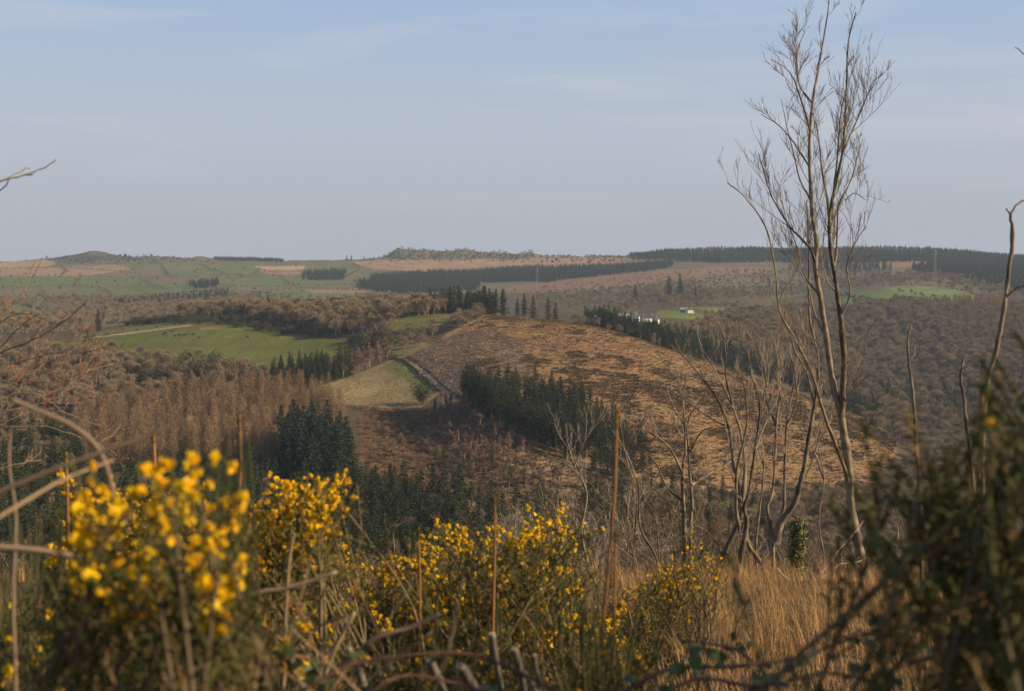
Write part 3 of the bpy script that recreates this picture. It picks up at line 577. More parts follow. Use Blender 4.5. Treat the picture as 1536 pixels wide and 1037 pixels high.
region('broad', [(800,445),(950,432),(1060,424),(1060,440),(900,460),(780,470)], 1500, 3200, 17, .6, 1.0, 'bare tree in the valley behind the ridge', keep=.7)

CATN = {'spruce': ('spruce_tree', 'spruce'), 'tallspruce': ('spruce_tree', 'spruce'), 'fir': ('fir_tree', 'fir'), 'larch': ('larch_tree', 'larch'), 'broad': ('broadleaf_tree', 'tree'),
        'birch': ('birch_tree', 'birch'), 'bush': ('evergreen_bush', 'bush'), 'scrub': ('scrub_bush', 'bush')}
STUFF = {'spruce': ('conifer_forest', 'dark conifer plantations on the far hills and slopes'), 'fir': ('fir_wood', 'far fir wood'), 'larch': ('larch_wood', 'russet larch plantation further up the slope'),
         'broad': ('broadleaf_woodland', 'bare brown broadleaf woods and hedges covering the far valley sides'), 'birch': ('birch_thicket', 'bare purplish birch thicket below the felled slope'),
         'bush': ('evergreen_thicket', 'dark evergreen bushes scattered over the far hedges and ridges'), 'scrub': ('brown_scrub', 'low brown scrub over the felled slope and bracken'), 'tallspruce': ('conifer_edge', 'conifers')}
def scatter(name, pl, forms, label, cast=True):
    """one object: form instances on points"""
    col = bpy.data.collections.new(name + '_forms')
    for k, me in enumerate(forms):
        o = bpy.data.objects.new('%s_form_%s' % (name, 'abcdefgh'[k]), me); col.objects.link(o)
    me = bpy.data.meshes.new(name); P = np.array([p[:3] for p in pl])
    me.vertices.add(len(P)); me.vertices.foreach_set('co', P.astype(np.float32).ravel())
    for an, ty, ix in (('rz', 'FLOAT', 3), ('sc', 'FLOAT', 4), ('vi', 'INT', 5)):
        a = me.attributes.new(an, ty, 'POINT'); a.data.foreach_set('value', np.array([p[ix] for p in pl], dtype=np.int32 if ty == 'INT' else np.float32))
    me.update()
    o = bpy.data.objects.new(name, me); link(o); tag(o, label, None, None, 'stuff')
    gt = bpy.data.node_groups.new(name, 'GeometryNodeTree')
    gt.interface.new_socket('Geometry', in_out='INPUT', socket_type='NodeSocketGeometry'); gt.interface.new_socket('Geometry', in_out='OUTPUT', socket_type='NodeSocketGeometry')
    N = gt.nodes.new; gi, go = N('NodeGroupInput'), N('NodeGroupOutput'); ci = N('GeometryNodeCollectionInfo'); ci.inputs[0].default_value = col; ci.inputs[1].default_value = True; ci.inputs[2].default_value = True
    ip = N('GeometryNodeInstanceOnPoints'); ip.inputs['Pick Instance'].default_value = True
    def na(n, ty):
        x = N('GeometryNodeInputNamedAttribute'); x.data_type = ty; x.inputs[0].default_value = n; return x.outputs[0]
    cx = N('ShaderNodeCombineXYZ'); l = gt.links.new
    l(gi.outputs[0], ip.inputs['Points']); l(ci.outputs[0], ip.inputs['Instance']); l(na('vi', 'INT'), ip.inputs['Instance Index'])
    l(na('rz', 'FLOAT'), cx.inputs[2]); l(cx.outputs[0], ip.inputs['Rotation']); l(na('sc', 'FLOAT'), ip.inputs['Scale']); l(ip.outputs[0], go.inputs[0])
    md = o.modifiers.new('scatter', 'NODES'); md.node_group = gt
    return o
TERC = {}
def SIZE_WORD(kind, s_):
    if kind not in TERC: TERC[kind] = np.quantile([q[4] for q in PLACES[kind]], [.25, .75])
    return 'small ' if s_ < TERC[kind][0] else 'large ' if s_ > TERC[kind][1] else 'medium-sized '
def tree_object(kind, p):
    nm, cat = CATN[kind]; f = FORMS[kind][p[5]]
    lab = p[6]; px = project(*p[:3])[0]
    if 'along the valley bottom' in lab:
        lab = 'dark spruce ' + ('below the bare broadleaf belt' if px < 130 else 'in front of the russet larches' if px < 405 else 'at the foot of the bluish fir clump' if px < 545 else 'in the valley below the brown scrub')
    if 'russet-brown larch' in lab:
        lab = 'bare russet-brown larch ' + ('around the bluish fir clump' if px > 425 else 'along the broadleaf belt under the pasture' if p[1] > 770 else 'bordering the dark valley spruces' if p[1] < 690 else 'in the middle of the plantation')
    grp = cat + ': ' + lab
    if lab.split()[0] in ('bare', 'dark', 'broad', 'ivy-clad', 'spruce', 'olive'): lab = SIZE_WORD(kind, p[4]) + lab
    r = empty(nm, p[:3], p[3], p[4]); tag(r, lab, cat, grp)
    link(bpy.data.objects.new('trunk', f.trunk), r); link(bpy.data.objects.new('crown', f.crown), r)
    return r
LIMIT = {'spruce': 290, 'tallspruce': 60, 'fir': 60, 'larch': 290, 'broad': 290, 'birch': 200, 'bush': 200, 'scrub': 0}
def in_frame(p):
    px, py = project(p[0], p[1], p[2] + 14 * p[4]); return -20 < px < 1556 and py < 800 + 60 * (px > 900)
for kind, pl in PLACES.items():
    pl.sort(key=lambda p: (not in_frame(p), p[1] / p[4]))
    n = LIMIT[kind]
    for p in pl[:n]: tree_object(kind, p)
    if len(pl) > n: scatter(STUFF[kind][0], pl[n:], [f.joined for f in FORMS[kind]], STUFF[kind][1])
    print('PLACED', kind, len(pl))
# ------------------------------------------------------------------ ground texture on the felled slope, brash, field rushes
M_TAN = mat('bracken_litter', (.31, .195, .09), .95, .3, 0, .3, .05)
M_HEATH = mat('heather', (.14, .10, .048), .95, .35, 0, .3, .05)
M_BRASH = mat('brash_wood', (.36, .29, .24), .9, .3, 0, .3, .1)
M_RUSH = mat('rush_tufts', (.30, .235, .10), .95, .25, 0, .3, .05)
M_DRY = mat('dry_grass', (.56, .34, .145), .85, .3, 1.5, .4, .1, trans=.25)
M_DRYG = mat('green_grass', (.12, .13, .045), .8, .3, 1.5, .4, .1, trans=.25)
def tuft(seed, n, h, spread, w, lean=.5):
    g0 = np.random.default_rng(seed); m = MB(); a = g0.uniform(0, 6.28, n); q = g0.uniform(0, 1, n) ** .7 * spread
    P = np.stack([np.cos(a) * q, np.sin(a) * q, np.zeros(n)], 1); D = np.stack([np.cos(a) * lean, np.sin(a) * lean, np.ones(n)], 1) + g0.normal(0, .3, (n, 3)) * lean
    m.twigs(P, D, h * g0.uniform(.5, 1.2, n), w); return m
def field(poly, Y0, Y1, spacing, s0, s1, nv, thr=None, k0=0, sc=12., keep=1., pick=None):
    out = []; xs = [p[0] for p in poly]
    for y in np.arange(Y0, Y1, spacing):
        x = np.arange(wx(min(xs), y), wx(max(xs), y), spacing); n = len(x)
        X = x + rng.uniform(-.5, .5, n) * spacing; Y = y + rng.uniform(-.5, .5, n) * spacing; Z = ground(X, Y); px, py = project(X, Y, Z)
        m = inpoly(px, py, poly) & (rng.uniform(size=n) < keep)
        if thr is not None: m &= waves(X, Y, sc, k0, 9) + waves(X, Y, sc * .3, k0 + 9, 6) * .7 > thr
        for a_, b_, c_ in zip(X[m], Y[m], Z[m]): out.append((a_, b_, c_ - .04, rng.uniform(0, 6.28), rng.uniform(s0, s1), int(rng.integers(nv))))
    return out
FELL = [(640,520),(690,498),(735,471),(800,469),(900,483),(960,509),(1050,537),(1200,585),(1290,623),(1342,664),(1330,732),(1180,740),(1050,730),(920,705),(800,640),(720,600),(660,585),(602,538)]
scatter('bracken', field(FELL, 640, 1090, 2.6, .5, 1.7, 2, -.9, 21, 30.), [tuft(1, 26, .8, .9, .28, 1.0).mesh('bracken', M_TAN), tuft(2, 22, .6, 1.1, .3, 1.3).mesh('bracken', M_TAN)], 'orange-brown bracken covering the felled slope')
scatter('heather', field([p for p in FELL if p[0] > 680], 640, 1090, 2.2, .5, 1.9, 2, .2, 4, 24.) + field([p for p in FELL if p[0] > 680], 640, 1090, 3.4, .5, 1.4, 2, .3, 15, 7.) , [tuft(3, 40, .9, .9, .25, .7).mesh('heather', M_HEATH), tuft(4, 34, .7, 1.2, .3, .9).mesh('heather', M_HEATH)], 'dark heather and bramble clumps on the felled slope')
def brash(seed):
    g0 = np.random.default_rng(seed); m = MB()
    for k in range(9):
        a = g0.normal(0, .35); l = g0.uniform(1.2, 4.2); c = g0.normal(0, 1.1, 2); d = np.array([math.cos(a), math.sin(a), g0.normal(0, .06)]) * l / 2; p = np.array([c[0], c[1] * .45, .15 + .3 * g0.uniform()])
        m.tube(np.array([p - d, p + d]), [.07, .03], 4)
    return m
LOWB = [(540,612),(640,612),(720,642),(800,672),(900,722),(880,780),(700,790),(560,740)]
scatter('low_bracken', field(LOWB, 470, 800, 2.3, .6, 1.6, 2), [tuft(31, 26, .8, .9, .26, 1.0).mesh('bracken', M_TAN), tuft(32, 30, .8, 1.0, .26, .9).mesh('bracken', M_HEATH)], 'brown bracken and heather below the small tan field')
BR = [(606,537),(645,518),(690,500),(740,492),(790,520),(800,560),(745,592),(690,602),(655,583)]
bl = field(BR, 720, 1040, 3.0, .7, 1.3, 3, 0.0, 17, 5.5)
bl = [(x, y, z, R(-38) + rng.normal(0, .35), s_, v) for x, y, z, r_, s_, v in bl]
scatter('brash', bl, [brash(5 + k).mesh('brash', M_BRASH) for k in range(3)], 'grey windrows of brash and logs on the felled slope')
scatter('felled_grass', field(BR, 720, 1040, 3.2, .6, 1.3, 2, -.2, 27, 7.), [tuft(14, 26, .6, .9, .2, 1.0).mesh('dead_grass', M_RUSH), tuft(15, 30, .5, 1.1, .2, 1.0).mesh('dead_grass', M_HEATH)], 'dead grass between the brash rows')
scatter('rushes', field([(470,587),(520,567),(560,553),(594,540),(626,562),(656,590),(630,610),(560,610),(500,603)], 740, 960, 2.4, .5, 1.1, 2, -.5, 8, 16.), [tuft(6, 26, .8, .5, .14, .5).mesh('rushes', M_RUSH), tuft(7, 26, .6, .7, .16, .8).mesh('rushes', M_RUSH)], 'straw-coloured rush tufts over the small field')

# ------------------------------------------------------------------ farm track with its stone banks
M_STONE = mat('bank_stone', (.15, .125, .095), .95, .4, .8, .5)
M_TRACK = mat('track_earth', (.30, .22, .15), .95, .15, .4, .4)
def bank(pts, label, h=1.3, w=1.1):
    P = [unproject(a, b_, 700) for a, b_ in pts]; r = empty('stone_bank', P[0]); tag(r, label, 'bank', 'stone banks either side of the farm track')
    for p, q in zip(P[:-1], P[1:]):
        n = max(2, int(np.linalg.norm((q - p)[:2]) / 2.2)); ang = math.atan2(q[1] - p[1], q[0] - p[0])
        for k in range(n):
            c = p + (q - p) * (k + .5) / n; z = float(ground(c[0], c[1])); m = MB(); l = np.linalg.norm((q - p)[:2]) / n
            hh = h * rng.uniform(.75, 1.2); a = np.linspace(0, math.pi, 6); xs_ = np.array([-l * .49, 0, l * .49])
            Vv = np.array([[x, -math.cos(t_) * w * rng.uniform(.85, 1.15) * .6, math.sin(t_) ** .7 * hh * rng.uniform(.85, 1.1) - .2] for x in xs_ for t_ in a])
            f_ = [[i_ * 6 + j_, i_ * 6 + j_ + 1, (i_ + 1) * 6 + j_ + 1, (i_ + 1) * 6 + j_] for i_ in range(2) for j_ in range(5)]
            m.quads(Vv, f_); o = m.obj('bank_section', M_STONE, r); o.location = (c[0] - P[0][0], c[1] - P[0][1], z - P[0][2]); o.rotation_euler = (0, 0, ang)
bank([(590,537),(604,542),(622,556),(642,574),(660,588)], 'dark stone bank between the small tan field and the farm track')
bank([(612,536),(630,548),(648,562),(668,582),(700,600)], 'dark stone bank between the farm track and the felled slope', 1.0)
tk = MB(); A = [unproject(a, b_, 700) for a, b_ in [(600,537),(616,547),(634,562),(652,578),(664,588)]]; B_ = [unproject(a, b_, 700) for a, b_ in [(606,536),(624,547),(642,561),(660,578),(672,588)]]
Vt = []
for p, q in zip(A, B_): Vt += [[p[0], p[1], float(ground(p[0], p[1])) + .12], [q[0], q[1], float(ground(q[0], q[1])) + .12]]
tk.quads(Vt, [[2 * k, 2 * k + 1, 2 * k + 3, 2 * k + 2] for k in range(4)]); tko = tk.obj('farm_track', M_TRACK); tko['kind'] = 'structure'

# ------------------------------------------------------------------ farmhouses
M_WHITE = mat('white_render', (.80, .76, .68), .8, .06, .3, .3); M_SLATE = mat('slate', (.075, .08, .095), .6, .2, 1., .4); M_GLASS = mat('dark_pane', (.02, .025, .03), .15, .1, spec=.5)
M_DOOR = mat('door_paint', (.10, .14, .20), .5, .2); M_GREYW = mat('grey_sheeting', (.30, .29, .28), .7, .2); M_STW = mat('stone_wall', (.34, .29, .23), .9, .2, .8, .4); M_BRICK = mat('chimney_stone', (.42, .36, .30), .9, .15)
def house(px, py, Y0, rz, L_, D_, Hh, Hr, label, wall=None, chim=2, win=3, Yfix=None):
    p = unproject(px, py, Y0) if Yfix is None else np.array([wx(px, Yfix), Yfix, float(ground(wx(px, Yfix), Yfix))])
    r = empty('farmhouse' if chim else 'farm_barn', p, rz); tag(r, label, 'house' if chim else 'barn', 'farm buildings in the hamlets')
    wall = wall or M_WHITE
    m = MB(); l, d = L_ / 2, D_ / 2
    Vv = [[-l, -d, -1.5], [l, -d, -1.5], [l, d, -1.5], [-l, d, -1.5], [-l, -d, Hh], [l, -d, Hh], [l, d, Hh], [-l, d, Hh], [-l, 0, Hh + Hr], [l, 0, Hh + Hr]]
    m.quads(Vv, [[0, 1, 5, 4], [2, 3, 7, 6], [1, 2, 6, 5], [3, 0, 4, 7]]); m.t.append(np.array([[5, 6, 9], [7, 4, 8]])); m.tm.append(np.zeros(2))
    m.obj('wall', wall, r)
    ro = MB(); sl_ = math.hypot(d, Hr); o_ = .35; ang = math.atan2(Hr, d)
    for s_ in (-1, 1):
        Vr = [[x, s_ * (d + o_ * math.cos(ang)), Hh - o_ * math.sin(ang) + dz] for x in (-l - .2, l + .2) for dz in (.03, .2)] + [[x, 0, Hh + Hr + dz] for x in (-l - .2, l + .2) for dz in (.03, .2)]
        ro.quads(Vr, [[0, 2, 3, 1], [4, 5, 7, 6], [1, 3, 7, 5], [0, 4, 6, 2], [0, 1, 5, 4], [2, 6, 7, 3]])
    rob = ro.obj('roof', M_SLATE if chim else M_GREYW, r)
    for k in range(chim):
        c = MB(); x = (-l + .5) if k == 0 else (l - .5); c.box((x, 0, Hh + Hr + .5), (.8, .7, 1.9)); c.box((x, 0, Hh + Hr + 1.52), (.95, .85, .14)); c.obj('chimney', M_BRICK, rob)
    for k in range(win):
        for s_ in (-1,):
            for z in ((1.5, Hh - .9) if Hh > 4 else (1.5,)):
                x = -l + L_ * (k + .5) / win
                w = MB(); w.box((x, s_ * (d + .02), z), (1.1, .1, 1.3)); wo_ = w.obj('window', M_WHITE, r); g_ = MB(); g_.box((x, s_ * (d + .06), z), (.9, .06, 1.1)); g_.obj('pane', M_GLASS, wo_)
    if chim:
        dd = MB(); dd.box((.4, -(d + .03), 1.0), (1.1, .1, 2.1)); dd.obj('door', M_DOOR, r)
    for s_ in (-1, 1):
        w = MB(); w.box((s_ * (l + .02), .6, Hh * .8), (.1, .9, 1.1)); wo_ = w.obj('window', M_WHITE, r); g_ = MB(); g_.box((s_ * (l + .06), .6, Hh * .8), (.06, .7, .9)); g_.obj('pane', M_GLASS, wo_)
house(984, 464, 1380, R(72), 8, 5.5, 4.6, 3.6, 'white farmhouse with a tall bright gable end beside the green pasture', Yfix=1420, win=2)
house(972, 0, 1380, R(20), 11, 5.5, 3.6, 3.2, 'long white farmhouse with a slate roof behind the tall gable', Yfix=1445)
house(954, 0, 1380, R(60), 7, 5, 5.4, 3.4, 'small white house with a steep gable among the spruce tops', Yfix=1450, win=2)
house(930, 0, 1380, R(8), 20, 9, 4, 2.6, 'low grey barn behind the spruce belt', M_STW, 0, 0, Yfix=1470)
house(1034, 0, 1400, R(30), 8, 5, 3.2, 2.4, 'white bungalow under the two big conifers', Yfix=1640)
house(1026, 0, 1400, R(-10), 9, 7, 3.4, 2.4, 'grey stone shed beside the white bungalow', M_STW, 0, 0, Yfix=1650)
house(50, 489, 1300, R(50), 11, 7, 4.2, 3.4, 'white cottage with a slate roof in the far valley beyond the pasture')
house(63, 490, 1300, R(10), 10, 7, 3.6, 3.0, 'low white cottage beside the larger one in the far valley beyond the pasture', win=2)

# ------------------------------------------------------------------ lattice masts
M_STEEL = mat('galvanised_steel', (.30, .31, .32), .5, .1, spec=.4)
def mast(px, Y, top_py, label, head=True, w0=4.6):
    x = wx(px, Y); z = float(ground(x, Y)); H = E - (top_py - HY) / F * Y - z; r = empty('lattice_mast', (x, Y, z - .2)); tag(r, label, 'mast', 'lattice masts on the far slopes')
    wd = lambda t_: (w0 * (1 - t_) ** 1.1 + 1.5) / 2
    for a, b_ in ((-1, -1), (1, -1), (1, 1), (-1, 1)):
        m = MB(); ts = np.linspace(0, 1, 8); m.tube(np.array([[a * wd(t_), b_ * wd(t_), t_ * H] for t_ in ts]), [.17] * 8, 4); m.obj('leg', M_STEEL, r)
    ts = np.linspace(0, 1, 12)
    for t0, t1 in zip(ts[:-1], ts[1:]):
        m = MB()
        for a, b_, c, d in ((-1, -1, 1, -1), (1, -1, 1, 1), (1, 1, -1, 1), (-1, 1, -1, -1)):
            m.tube(np.array([[a * wd(t0), b_ * wd(t0), t0 * H], [c * wd(t1), d * wd(t1), t1 * H]]), [.075, .075], 3); m.tube(np.array([[c * wd(t0), d * wd(t0), t0 * H], [a * wd(t1), b_ * wd(t1), t1 * H]]), [.075, .075], 3)
            m.tube(np.array([[a * wd(t1), b_ * wd(t1), t1 * H], [c * wd(t1), d * wd(t1), t1 * H]]), [.075, .075], 3)
        m.obj('brace', M_STEEL, r)
    if head:
        for k in range(6):
            a = k * math.pi / 3; m = MB(); m.box((math.cos(a) * 1.7, math.sin(a) * 1.7, H * (.9 if k % 2 else .97)), (.5, .5, 3.2), rz=a); m.obj('antenna', M_STEEL, r)
    return r
mast(1403, 2350, 374, 'tall pale lattice mast with antennas before the dark plantation')
mast(806, 2600, 400, 'distant grey lattice mast in front of the long plantation', False)

# ------------------------------------------------------------------ cattle
def skin_mesh(name, pts, edges, rad, mtl):
    me = bpy.data.meshes.new(name); me.from_pydata(pts, edges, []); o = bpy.data.objects.new(name, me); C.objects.link(o)
    md = o.modifiers.new('skin', 'SKIN'); ss = o.modifiers.new('sub', 'SUBSURF'); ss.levels = 1
    for k, r_ in enumerate(rad): me.skin_vertices[0].data[k].radius = (r_, r_)
    me.skin_vertices[0].data[0].use_root = True
    dg = bpy.context.evaluated_depsgraph_get(); out = bpy.data.meshes.new_from_object(o.evaluated_get(dg)); bpy.data.objects.remove(o)
    out.materials.clear(); out.materials.append(mtl); return out
M_COWB = mat('black_hide', (.022, .02, .02), .7, .2); M_COWR = mat('brown_hide', (.20, .085, .04), .7, .25)
def cow_form(graze, mtl):
    hd = [(1.25, 0, .95), (1.5, 0, .5), (1.62, 0, .22)] if graze else [(1.25, 0, 1.35), (1.55, 0, 1.55), (1.85, 0, 1.4)]
    pts = [(0, 0, 1.0), (.75, 0, 1.05), (-.75, 0, 1.08)] + hd
    ed = [(0, 1), (0, 2), (1, 3), (3, 4), (4, 5)]; rad = [.40, .38, .36, .22, .17, .11]
    for x, y in ((.7, .22), (.7, -.22), (-.8, .22), (-.8, -.22)):
        b0 = 1 if x > 0 else 2; n = len(pts); pts += [(x, y, .7), (x + (-.05 if x < 0 else 0), y, .38), (x, y, .02)]; ed += [(b0, n), (n, n + 1), (n + 1, n + 2)]; rad += [.17, .09, .08]
    n = len(pts); pts += [(-1.18, 0, 1.15), (-1.25, 0, .55)]; ed += [(2, n), (n, n + 1)]; rad += [.05, .04]
    return skin_mesh('cow', pts, ed, rad, mtl)
COWS = {(g_, c_): cow_form(g_, m_) for g_ in (0, 1) for c_, m_ in ((0, M_COWB), (1, M_COWR))}
for px, py, c_, g_, rz, lab in [(245,503,0,1,10,'black cow grazing at the track end of the herd'),(248,500,0,0,160,'black cow standing behind the end of the herd'),(257,497,0,1,30,'black cow grazing apart behind the herd'),
    (253,504,1,1,200,'brown cow between two black cows in the herd'),(263,504,1,1,170,'brown cow grazing in the middle of the herd'),(269,503,0,1,15,'black cow grazing beside a brown one in mid herd'),
    (276,503,0,0,0,'black cow standing broadside in mid herd'),(284,501,1,0,190,'brown cow standing behind a black one in the herd'),(290,502,0,1,20,'black cow among brown ones at the wood end of the herd'),
    (299,507,1,0,170,'brown cow below the wood end of the herd'),(292,510,1,1,10,'brown cow nearest the hedge belt below the herd'),(371,506,0,1,30,'black cow grazing alone out in the pasture'),
    (418,505,0,1,200,'black cow grazing beside the shaded wood edge'),(434,504,1,1,180,'dark brown cow grazing in the shade of the wood'),(586,476,1,1,90,'brown cow alone in the upper pasture')]:
    p = unproject(px, py + 1.2, 850); o = bpy.data.objects.new('cow', COWS[(g_, c_)]); link(o); o.location = p; o.rotation_euler = (0, 0, R(rz)); tag(o, lab, 'cow', 'cattle grazing on the spur')
#--MORE2--
# ================================================================== the near bank
M_BARK = mat('smooth_bark', (.30, .235, .155), .85, .15, 7., .7, .15, col2=(.10, .078, .055))
M_TWIG = mat('fine_twigs', (.22, .16, .115), .85, .2)
M_TWIGP = mat('pale_twigs', (.34, .27, .20), .85, .25, 3., .5)
M_DEAD = mat('dead_wood', (.45, .37, .28), .9, .2, 6., .6, .1, col2=(.25, .19, .13))
def P3(px, py, Y): return np.array([wx(px, Y), Y, E - (py - HY) / F * Y])
def crom(P, n):
    P = np.asarray(P, float); Q = np.concatenate([[2 * P[0] - P[1]], P, [2 * P[-1] - P[-2]]]); out = []
    for k in range(1, len(Q) - 2):
        for u in np.linspace(0, 1, n, endpoint=False):
            p0, p1, p2, p3 = Q[k - 1:k + 3]; out.append(.5 * ((2 * p1) + (-p0 + p2) * u + (2 * p0 - 5 * p1 + 4 * p2 - p3) * u * u + (-p0 + 3 * p1 - 3 * p2 + p3) * u ** 3))
    out.append(P[-1]); return np.array(out)
def side_dir(T, spread=.8, up=.35):
    n = rng.normal(size=3); n -= (n @ T) * T; n /= np.linalg.norm(n) + 1e-9
    d = T * .75 + n * spread + np.array([0, 0, up]); return d / np.linalg.norm(d)
def add_twigs(mb, line, rads, dens, L0, t0=.2, lv=2, r_tip=.0022, up=.35, spread=.8, k=3):
    """side twigs along a branch line; lv more generations, the last one as single blades"""
    seg = np.linalg.norm(np.diff(line, axis=0), axis=1); tot = seg.sum(); cum = np.concatenate([[0], np.cumsum(seg)]) / tot
    n = rng.poisson(dens * tot * (1 - t0))
    if n == 0: return
    if lv == 0:
        u = t0 + (1 - t0) * rng.uniform(size=n); P = np.array([np.interp(u, cum, line[:, c]) for c in range(3)]).T
        T = line[-1] - line[0]; T = T / (np.linalg.norm(T) + 1e-9); N = rng.normal(size=(n, 3)); N /= np.linalg.norm(N, axis=1)[:, None]
        mb.twigs(P, T * .8 + N * spread + np.array([0, 0, up]), L0 * rng.uniform(.35, 1.15, n), r_tip * 2.6); return
    for _ in range(n):
        u = t0 + (1 - t0) * rng.uniform(); i_ = min(max(np.searchsorted(cum, u) - 1, 0), len(seg) - 1); f_ = (u - cum[i_]) / max(cum[i_ + 1] - cum[i_], 1e-6)
        p = line[i_] * (1 - f_) + line[i_ + 1] * f_; T = (line[i_ + 1] - line[i_]) / (seg[i_] + 1e-9); r0 = rads[i_] * .5
        d = side_dir(T, spread, up); l = L0 * rng.uniform(.35, 1.15) * (1.15 - .6 * u)
        m_ = 5; q = [p]; dd = d.copy()
        for s_ in range(m_ - 1):
            dd = dd + rng.normal(0, .16, 3) + np.array([0, 0, .06]); dd /= np.linalg.norm(dd); q.append(q[-1] + dd * l / (m_ - 1))
        q = np.array(q); rr = np.linspace(max(min(r0, l * .007), r_tip * 1.25), r_tip * .9, m_)
        mb.tube(q, rr, k, cap=False)
        add_twigs(mb, q, rr, max(dens * 1.8, 6 / l), l * .55, .12, lv - 1, r_tip * .85, up, spread, 3)
def traced(name, cat, label, Y, strokes, dens=3.0, L0=.9, lv=2, mt=None, mtw=None, group=None, wig=.0018, r_tip=.0022, min_r=.004, rs=.92):
    """strokes: (part, [(px,py)..], r0px, r1px, depth change, twigs?)"""
    r = empty(name, P3(*strokes[0][1][0], Y)); tag(r, label, cat, group); base = np.array(r.location)
    mt = mt or M_BARK; mtw = mtw or M_TWIG
    done = []; tw = MB()
    for st in strokes:
        part, pts, r0, r1, dY = st[:5]; y0 = Y
        if done:
            best = 1e9
            for dp, dy in done:
                dist = (dp[:, 0] - pts[0][0]) ** 2 + (dp[:, 1] - pts[0][1]) ** 2; k_ = dist.argmin()
                if dist[k_] < best: best = dist[k_]; y0 = dy[k_]
        n = len(pts); px = crom(np.array([[a, b_, 0] for a, b_ in pts]), 5); tt = np.linspace(0, 1, len(px)); yy = y0 + dY * tt ** 1.2
        line = np.array([P3(a, b_, y_) for (a, b_, _), y_ in zip(px, yy)]) + rng.normal(0, wig, (len(px), 3)) * (tt > 0)[:, None]
        rad = np.maximum(rs * (r0 + (r1 - r0) * tt ** .55) * Y / F, min_r * .5)
        m = MB(); m.tube(line - base, rad * (1 + .10 * rng.normal(size=len(rad))), 7 if r0 > 3 else 5); m.obj(part, mt, r, True)
        done.append((px[:, :2], yy))
        if len(st) < 6 or st[5]: add_twigs(tw, line - base, rad, dens * (st[5] if len(st) > 5 else 1), L0, .25 if part != 'trunk' else .5, lv, r_tip, .48, .46)
    if tw.n: tw.obj('twigs', mtw, r, kind='stuff')
    return r
# tall two-stemmed tree
traced('bare_tree', 'tree', 'tall slender bare tree with two stems rising above the skyline', 18, [
 ('trunk', [(1306,905),(1299,868),(1288,820),(1277,765),(1273,700),(1265,645),(1258,608),(1250,580),(1240,510),(1231,450),(1223,400),(1225,362),(1219,328),(1216,285),(1214,231),(1216,189),(1219,154),(1225,116),(1232,77),(1240,31),(1244,-4)], 11, 1.0, .5, .8),
 ('stem', [(1262,625),(1264,585),(1266,540),(1262,490),(1256,440),(1250,400),(1246,374),(1244,328),(1253,278),(1263,231),(1267,185),(1270,116),(1273,58),(1284,19)], 7, .9, -.6, .8),
 ('limb', [(1246,350),(1241,300),(1234,262),(1228,208),(1223,181)], 3.4, .9, .3),
 ('limb', [(1247,330),(1249,300),(1255,247),(1261,174),(1269,135)], 3, .8, -.5),
 ('limb', [(1252,400),(1255,370),(1259,308),(1277,270),(1288,228),(1294,208)], 3, .7, .7),
 ('limb', [(1263,231),(1280,193),(1304,135),(1311,120)], 2, .7, .3),
 ('limb', [(1223,395),(1213,370),(1184,339),(1157,293),(1144,251),(1138,231)], 3, .7, -.8),
 ('limb', [(1214,250),(1192,216),(1169,189),(1142,172)], 2.2, .6, .5),
 ('limb', [(1215,195),(1199,143),(1184,108),(1157,89)], 2.4, .6, -.4),
 ('limb', [(1219,156),(1198,125),(1196,77),(1207,50)], 2, .6, .5),
 ('limb', [(1216,300),(1200,270),(1190,230),(1180,190),(1172,150)], 2.2, .6, .8),
 ('limb', [(1275,735),(1269,710),(1256,674),(1245,645),(1231,605),(1218,560),(1192,508),(1169,466),(1163,408),(1149,342),(1118,297),(1091,274)], 4.8, .8, -1.2, .6),
 ('limb', [(1226,440),(1205,410),(1195,370),(1180,330),(1172,300)], 2, .6, .9),
 ('limb', [(1259,480),(1275,440),(1270,400),(1285,360),(1300,340)], 2.2, .6, -.6, .8),
 ('limb', [(1268,300),(1282,290),(1298,300)], 1.4, .6, .4),
 ('limb', [(1268,605),(1275,590),(1290,575),(1305,560)], 1.6, .6, -.4),
 ('limb', [(1240,510),(1222,470),(1212,430),(1190,395),(1170,375)], 2.2, .6, .5),
 ('limb', [(1255,440),(1240,420),(1232,380),(1238,340)], 1.8, .6, .6),
], 9, .85)
traced('bare_tree', 'tree', 'forked bare tree with three bent stems beside the ivy-clad stump', 19, [
 ('trunk', [(1166,930),(1161,893),(1159,825),(1155,787),(1151,762),(1158,739),(1162,700),(1164,640),(1170,585),(1166,540),(1158,500)], 6, 1, .3),
 ('stem', [(1163,815),(1171,785),(1191,756),(1199,729),(1206,700),(1214,650),(1222,605),(1227,540),(1214,473),(1213,377),(1210,300)], 8, 1, -.5, .7),
 ('stem', [(1170,790),(1172,775),(1176,758),(1177,700),(1180,640),(1190,580),(1206,520),(1200,470)], 4.4, .9, .5),
 ('limb', [(1164,640),(1150,600),(1148,560),(1135,520)], 2.4, .6, .4), ('limb', [(1180,640),(1195,600),(1192,560),(1182,520),(1170,470)], 2.4, .6, -.4),
 ('limb', [(1199,729),(1215,700),(1228,660),(1240,640)], 2, .6, .5), ('limb', [(1222,610),(1210,560),(1190,520),(1178,460),(1186,400)], 2.4, .6, .4),
], 6.5, .7, mtw=M_TWIGP)
